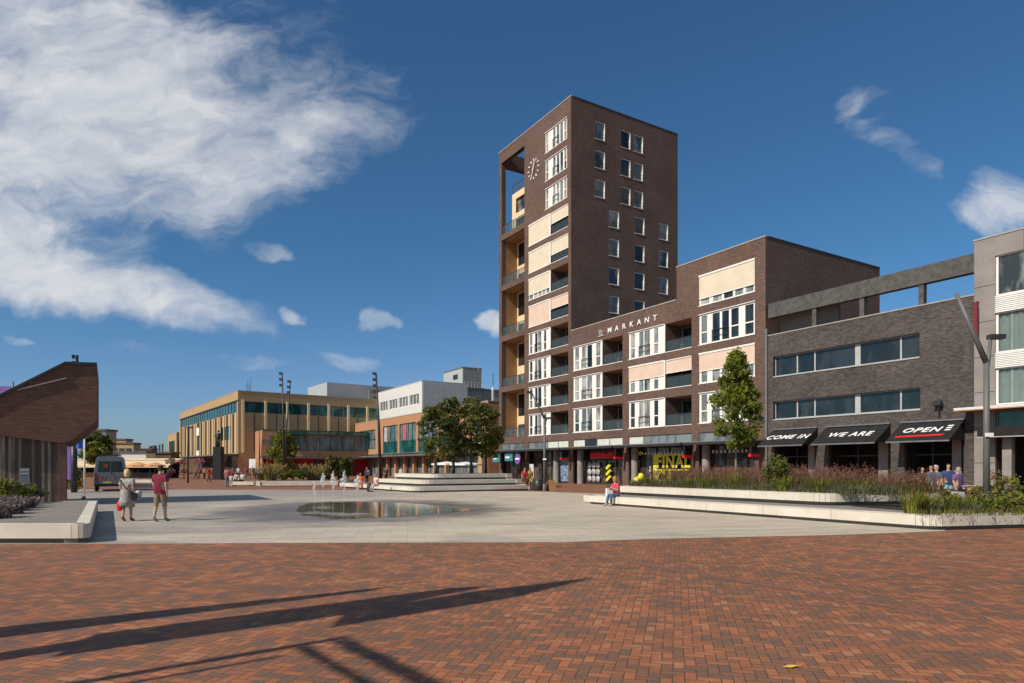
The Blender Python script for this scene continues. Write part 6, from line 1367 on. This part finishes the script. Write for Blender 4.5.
g = G(239.5, 486.4); t = thing('bench', 'white concrete bench with two seated people by the far bed', 'bench', (g.x, g.y + .55, 0), 0, 'concrete benches by the street'); mb = MB(); mb.box(-1.1, 1.1, -.1, .5, .12, .42, 'concrete_pale'); mb.build('seat', t)
for q in (-.8, .8): mb = MB(); mb.box(q - .15, q + .15, 0, .4, 0, .117, 'concrete_grey'); mb.build('leg', t)
# people sitting on the terrace steps
def on_terrace(px, py, z): d = (H - z) * F / (py - YH) if z < H - .05 else 48; return P(px, d, z)
for px, d, z, hd, tp, lg_, hr, lab in [(377, 47.6, .0, 140, (.62, .52, .48), (.55, .42, .38), (.28, .27, .26), 'grey haired person in pale clothes sitting on the terrace beside the slim bin'),
                                   (360.5, 53.0, .0, 190, (.75, .16, .03), (.72, .15, .03), (.30, .18, .10), 'person in a bright orange outfit sitting on the low terrace end'),
                                   (524, 49.9, .42, 205, (.66, .05, .05), (.10, .02, .02), (.08, .05, .03), 'person in a red top sitting on the right end of the terrace steps'),
                                   (529.5, 50.4, .42, 200, (.45, .30, .06), (.35, .2, .05), (.1, .07, .04), 'person in mustard sitting next to the red top on the terrace steps')]:
    p = P(px, d, z); person(lab, p, R(hd), 1.68, 'sit', tp, legs=lg_, hair=hr, group='people sitting on the terrace')
# cafe guests
for px, d, hd, hh, ps, tp, lg_, hr, lab in [(937, 28.0, 100, 1.80, 'stand', (.09, .09, .15), (.45, .2, .09), (.66, .62, .58), 'white haired cafe guest in a dark patterned shirt'), (948, 29.5, 170, 1.86, 'stand', (.03, .06, .15), (.30, .46, .46), (.06, .05, .04), 'cafe guest in a navy shirt and pale turquoise trousers'), (957.5, 27.6, 200, 1.72, 'stand', (.16, .09, .22), (.2, .03, .06), (.40, .38, .38), 'cafe guest in a purple floral blouse beside the bicycle'), (931.5, 33.0, 120, 1.78, 'stand', (.10, .11, .14), BK, (.3, .28, .26), 'cafe guest in grey standing in the dark doorway'), (922, 34.5, 180, 1.70, 'stand', (.06, .06, .07), BK, (.2, .15, .1), 'cafe guest in black deepest under the OPEN awning')]:
    g = P(px, d); person(lab, g, R(hd), hh, ps, tp, legs=lg_, hair=hr, group='guests outside the cafe', fingers=d < 29)
def table(px, d, lab):
    g = P(px, d); t = thing('cafe_table', lab, 'table', g, 0, 'tables outside the cafe'); mb = MB(); mb.lathe([(0, .70), (.36, .70), (.36, .74), (0, .74)], 'wood_tan', 14); mb.build('tabletop', t, uv=False); mb = MB(); mb.tube([(0, 0, 0), (0, 0, .70)], .035, 'steel_dark', 8); mb.build('leg', t, uv=False); mb = MB(); mb.lathe([(0, 0), (.25, 0), (.25, .03), (0, .05)], 'steel_dark', 12); mb.build('base', t, uv=False)
table(943, 30.4, 'round wooden cafe table between the white haired and the navy guest'); table(964, 29.8, 'round wooden cafe table behind the bicycle')
# bicycle by the plants
g = P(966, 25.6); t = thing('bicycle', 'dark bicycle with a wicker basket parked behind the plants by the cafe', 'bicycle', g, R(25))
for x in (-.52, .52):
    mb = MB(); n = 20; mb.tube([(x + .33 * math.cos(2 * math.pi * q / n), 0, .35 + .33 * math.sin(2 * math.pi * q / n)) for q in range(n + 1)], .022, 'rubber', 6, False); w_ = mb.build('wheel', t, uv=False); mb = MB()
    for q in range(8): a_ = math.pi * q / 8; mb.bar((x - .31 * math.cos(a_), 0, .35 - .31 * math.sin(a_)), (x + .31 * math.cos(a_), 0, .35 + .31 * math.sin(a_)), .006, 'steel_light')
    mb.build('spokes', w_)
mb = MB(); 
for p0, p1 in (((-.52, 0, .35), (-.12, 0, .33)), ((-.12, 0, .33), (-.25, 0, .85)), ((-.52, 0, .35), (-.22, 0, .75)), ((-.12, 0, .33), (.36, 0, .78)), ((-.22, 0, .72), (.34, 0, .84)), ((.52, 0, .35), (.33, 0, 1.0))): mb.tube([p0, p1], .02, 'black_paint', 6)
mb.build('frame', t, uv=False); mb = MB(); mb.box(-.38, -.12, -.08, .08, .86, .92, 'black_paint'); mb.build('saddle', t); mb = MB(); mb.tube([(.18, -.28, 1.03), (.33, -.1, 1.05), (.33, .1, 1.05), (.18, .28, 1.03)], .016, 'steel_light', 6); mb.build('handlebar', t, uv=False)
mb = MB(); mb.prism([(.40, -.17, .78), (.40, .17, .78), (.38, .20, 1.02), (.38, -.20, 1.02)], (.26, 0, 0), 'wood_tan'); mb.build('basket', t)
t = thing('notice_board', 'white upright notice board by the department store', 'sign', P(252.5, 100)); mb = MB(); mb.box(-.5, .5, -.05, .05, 1.6, 3.0, 'sign_white'); mb.build('board', t)
for q in (-.4, .4): mb = MB(); mb.tube([(q, 0, 0), (q, 0, 1.597)], .04, 'steel_grey', 6); mb.build('leg', t, uv=False)
t = thing('info_pillar', 'white narrow information pillar beside the tower shops', 'sign', P(531.5, 73)); mb = MB(); mb.box(-.22, .22, -.1, .1, .1, 2.1, 'sign_white'); mb.build('panel', t); mb = MB(); mb.box(-.26, .26, -.14, .14, 0, .097, 'steel_dark'); mb.build('base', t)
# litter and leaves lying on the clay paving
for k, (px, py, lab) in enumerate([(790, 668, 'small yellow fallen leaf on the clay paving')]):
    mb = MB(); r2 = random.Random(2); g = G(px, py); mb.face([(-.07, 0, .006), (0, -.035, .012), (.08, .0, .022), (.01, .04, .014)], 'leaf_fallen'); mb.face([(.08, 0, .022), (.12, .005, .03), (.085, .012, .022)], 'leaf_fallen'); o = mb.build('fallen_leaf', uv=False); o.location = (g.x, g.y, .004); tag(o, lab, 'leaf')

# ------------------------------------------------------------------ unseen forms added left of the camera, shaped to throw the long shadows over the clay paving
S0 = -5.0; TE = math.tan(SUN_EL)
def up_from_shadow(px, py): q = G(px, py); return (q.dot(M_), (q.dot(L) - S0) * TE)
def plane_pt(m, h): return L * S0 + M_ * m + Vector((0, 0, h))
t = thing('shadow_caster', 'unseen leaning bladed form added left of the camera to cast long shadows', 'light mast', plane_pt(7.4, 0))
def bl_(name, pts, par, th=.05):
    mb = MB(); o3 = plane_pt(7.4, 0); mb.prism([plane_pt(*p) - o3 for p in pts], L * th, 'steel_dark'); mb.build(name, par)
U_ = up_from_shadow
bl_('blade', [U_(50, 657.5), U_(95, 634), U_(450, 588), U_(490, 586), U_(330, 617)], t)
bl_('blade', [U_(330, 628), U_(343, 613), U_(470, 592), U_(597, 577), U_(512, 598)], t, .06)
a_, b_ = U_(95, 636), U_(345, 612)
bl_('pole', [(7.2, 0), (7.5, 0), U_(80, 640), U_(95, 636), U_(340, 608), U_(343, 614), U_(80, 648)], t, .07)
t2 = thing('shadow_caster', 'unseen thin leaning form beside the bladed one, added to cast a thin shadow', 'light mast', plane_pt(7.4, 0) - L * .8)
S0 -= 0
mb = MB(); o3 = plane_pt(7.4, 0); pp = [U_(0, 627), U_(388, 587), U_(370, 591), U_(0, 638)]; dm = pp[0][0] - 0
mb.prism([plane_pt(*p) - o3 + L * .8 - L * .0 for p in [(pp[0][0] + .1, 0), pp[0], pp[1], pp[2], pp[3], (pp[3][0] - .15, 0)]], L * .05, 'steel_dark'); mb.build('blade', t2)
t3 = thing('shadow_frame', 'unseen tall thin dark steel frame added left of the camera to cast a shadow', 'frame', plane_pt(5.5, 0) + L * .2)  # added out of view, outline worked back from the shadow it casts
mb = MB(); c0_ = U_(0, 676); c1_ = U_(320, 640); o3 = plane_pt(5.5, 0); hT = c1_[1]; mR = 3.2
def fr(m0, m1, h0, h1): mb.prism([plane_pt(m0, h0) - o3, plane_pt(m1, h0) - o3, plane_pt(m1, h1) - o3, plane_pt(m0, h1) - o3], L * .08, 'steel_dark')
fr(c1_[0] - .12, c1_[0], 0, hT); fr(mR, mR + .12, 0, hT); fr(mR + .13, c1_[0] - .13, hT - .12, hT - .003); fr(mR + .13, c1_[0] - .13, hT - .42, hT - .36); fr(c1_[0] - .36, c1_[0] - .30, 0, hT - .63)
mb.build('frame', t3)
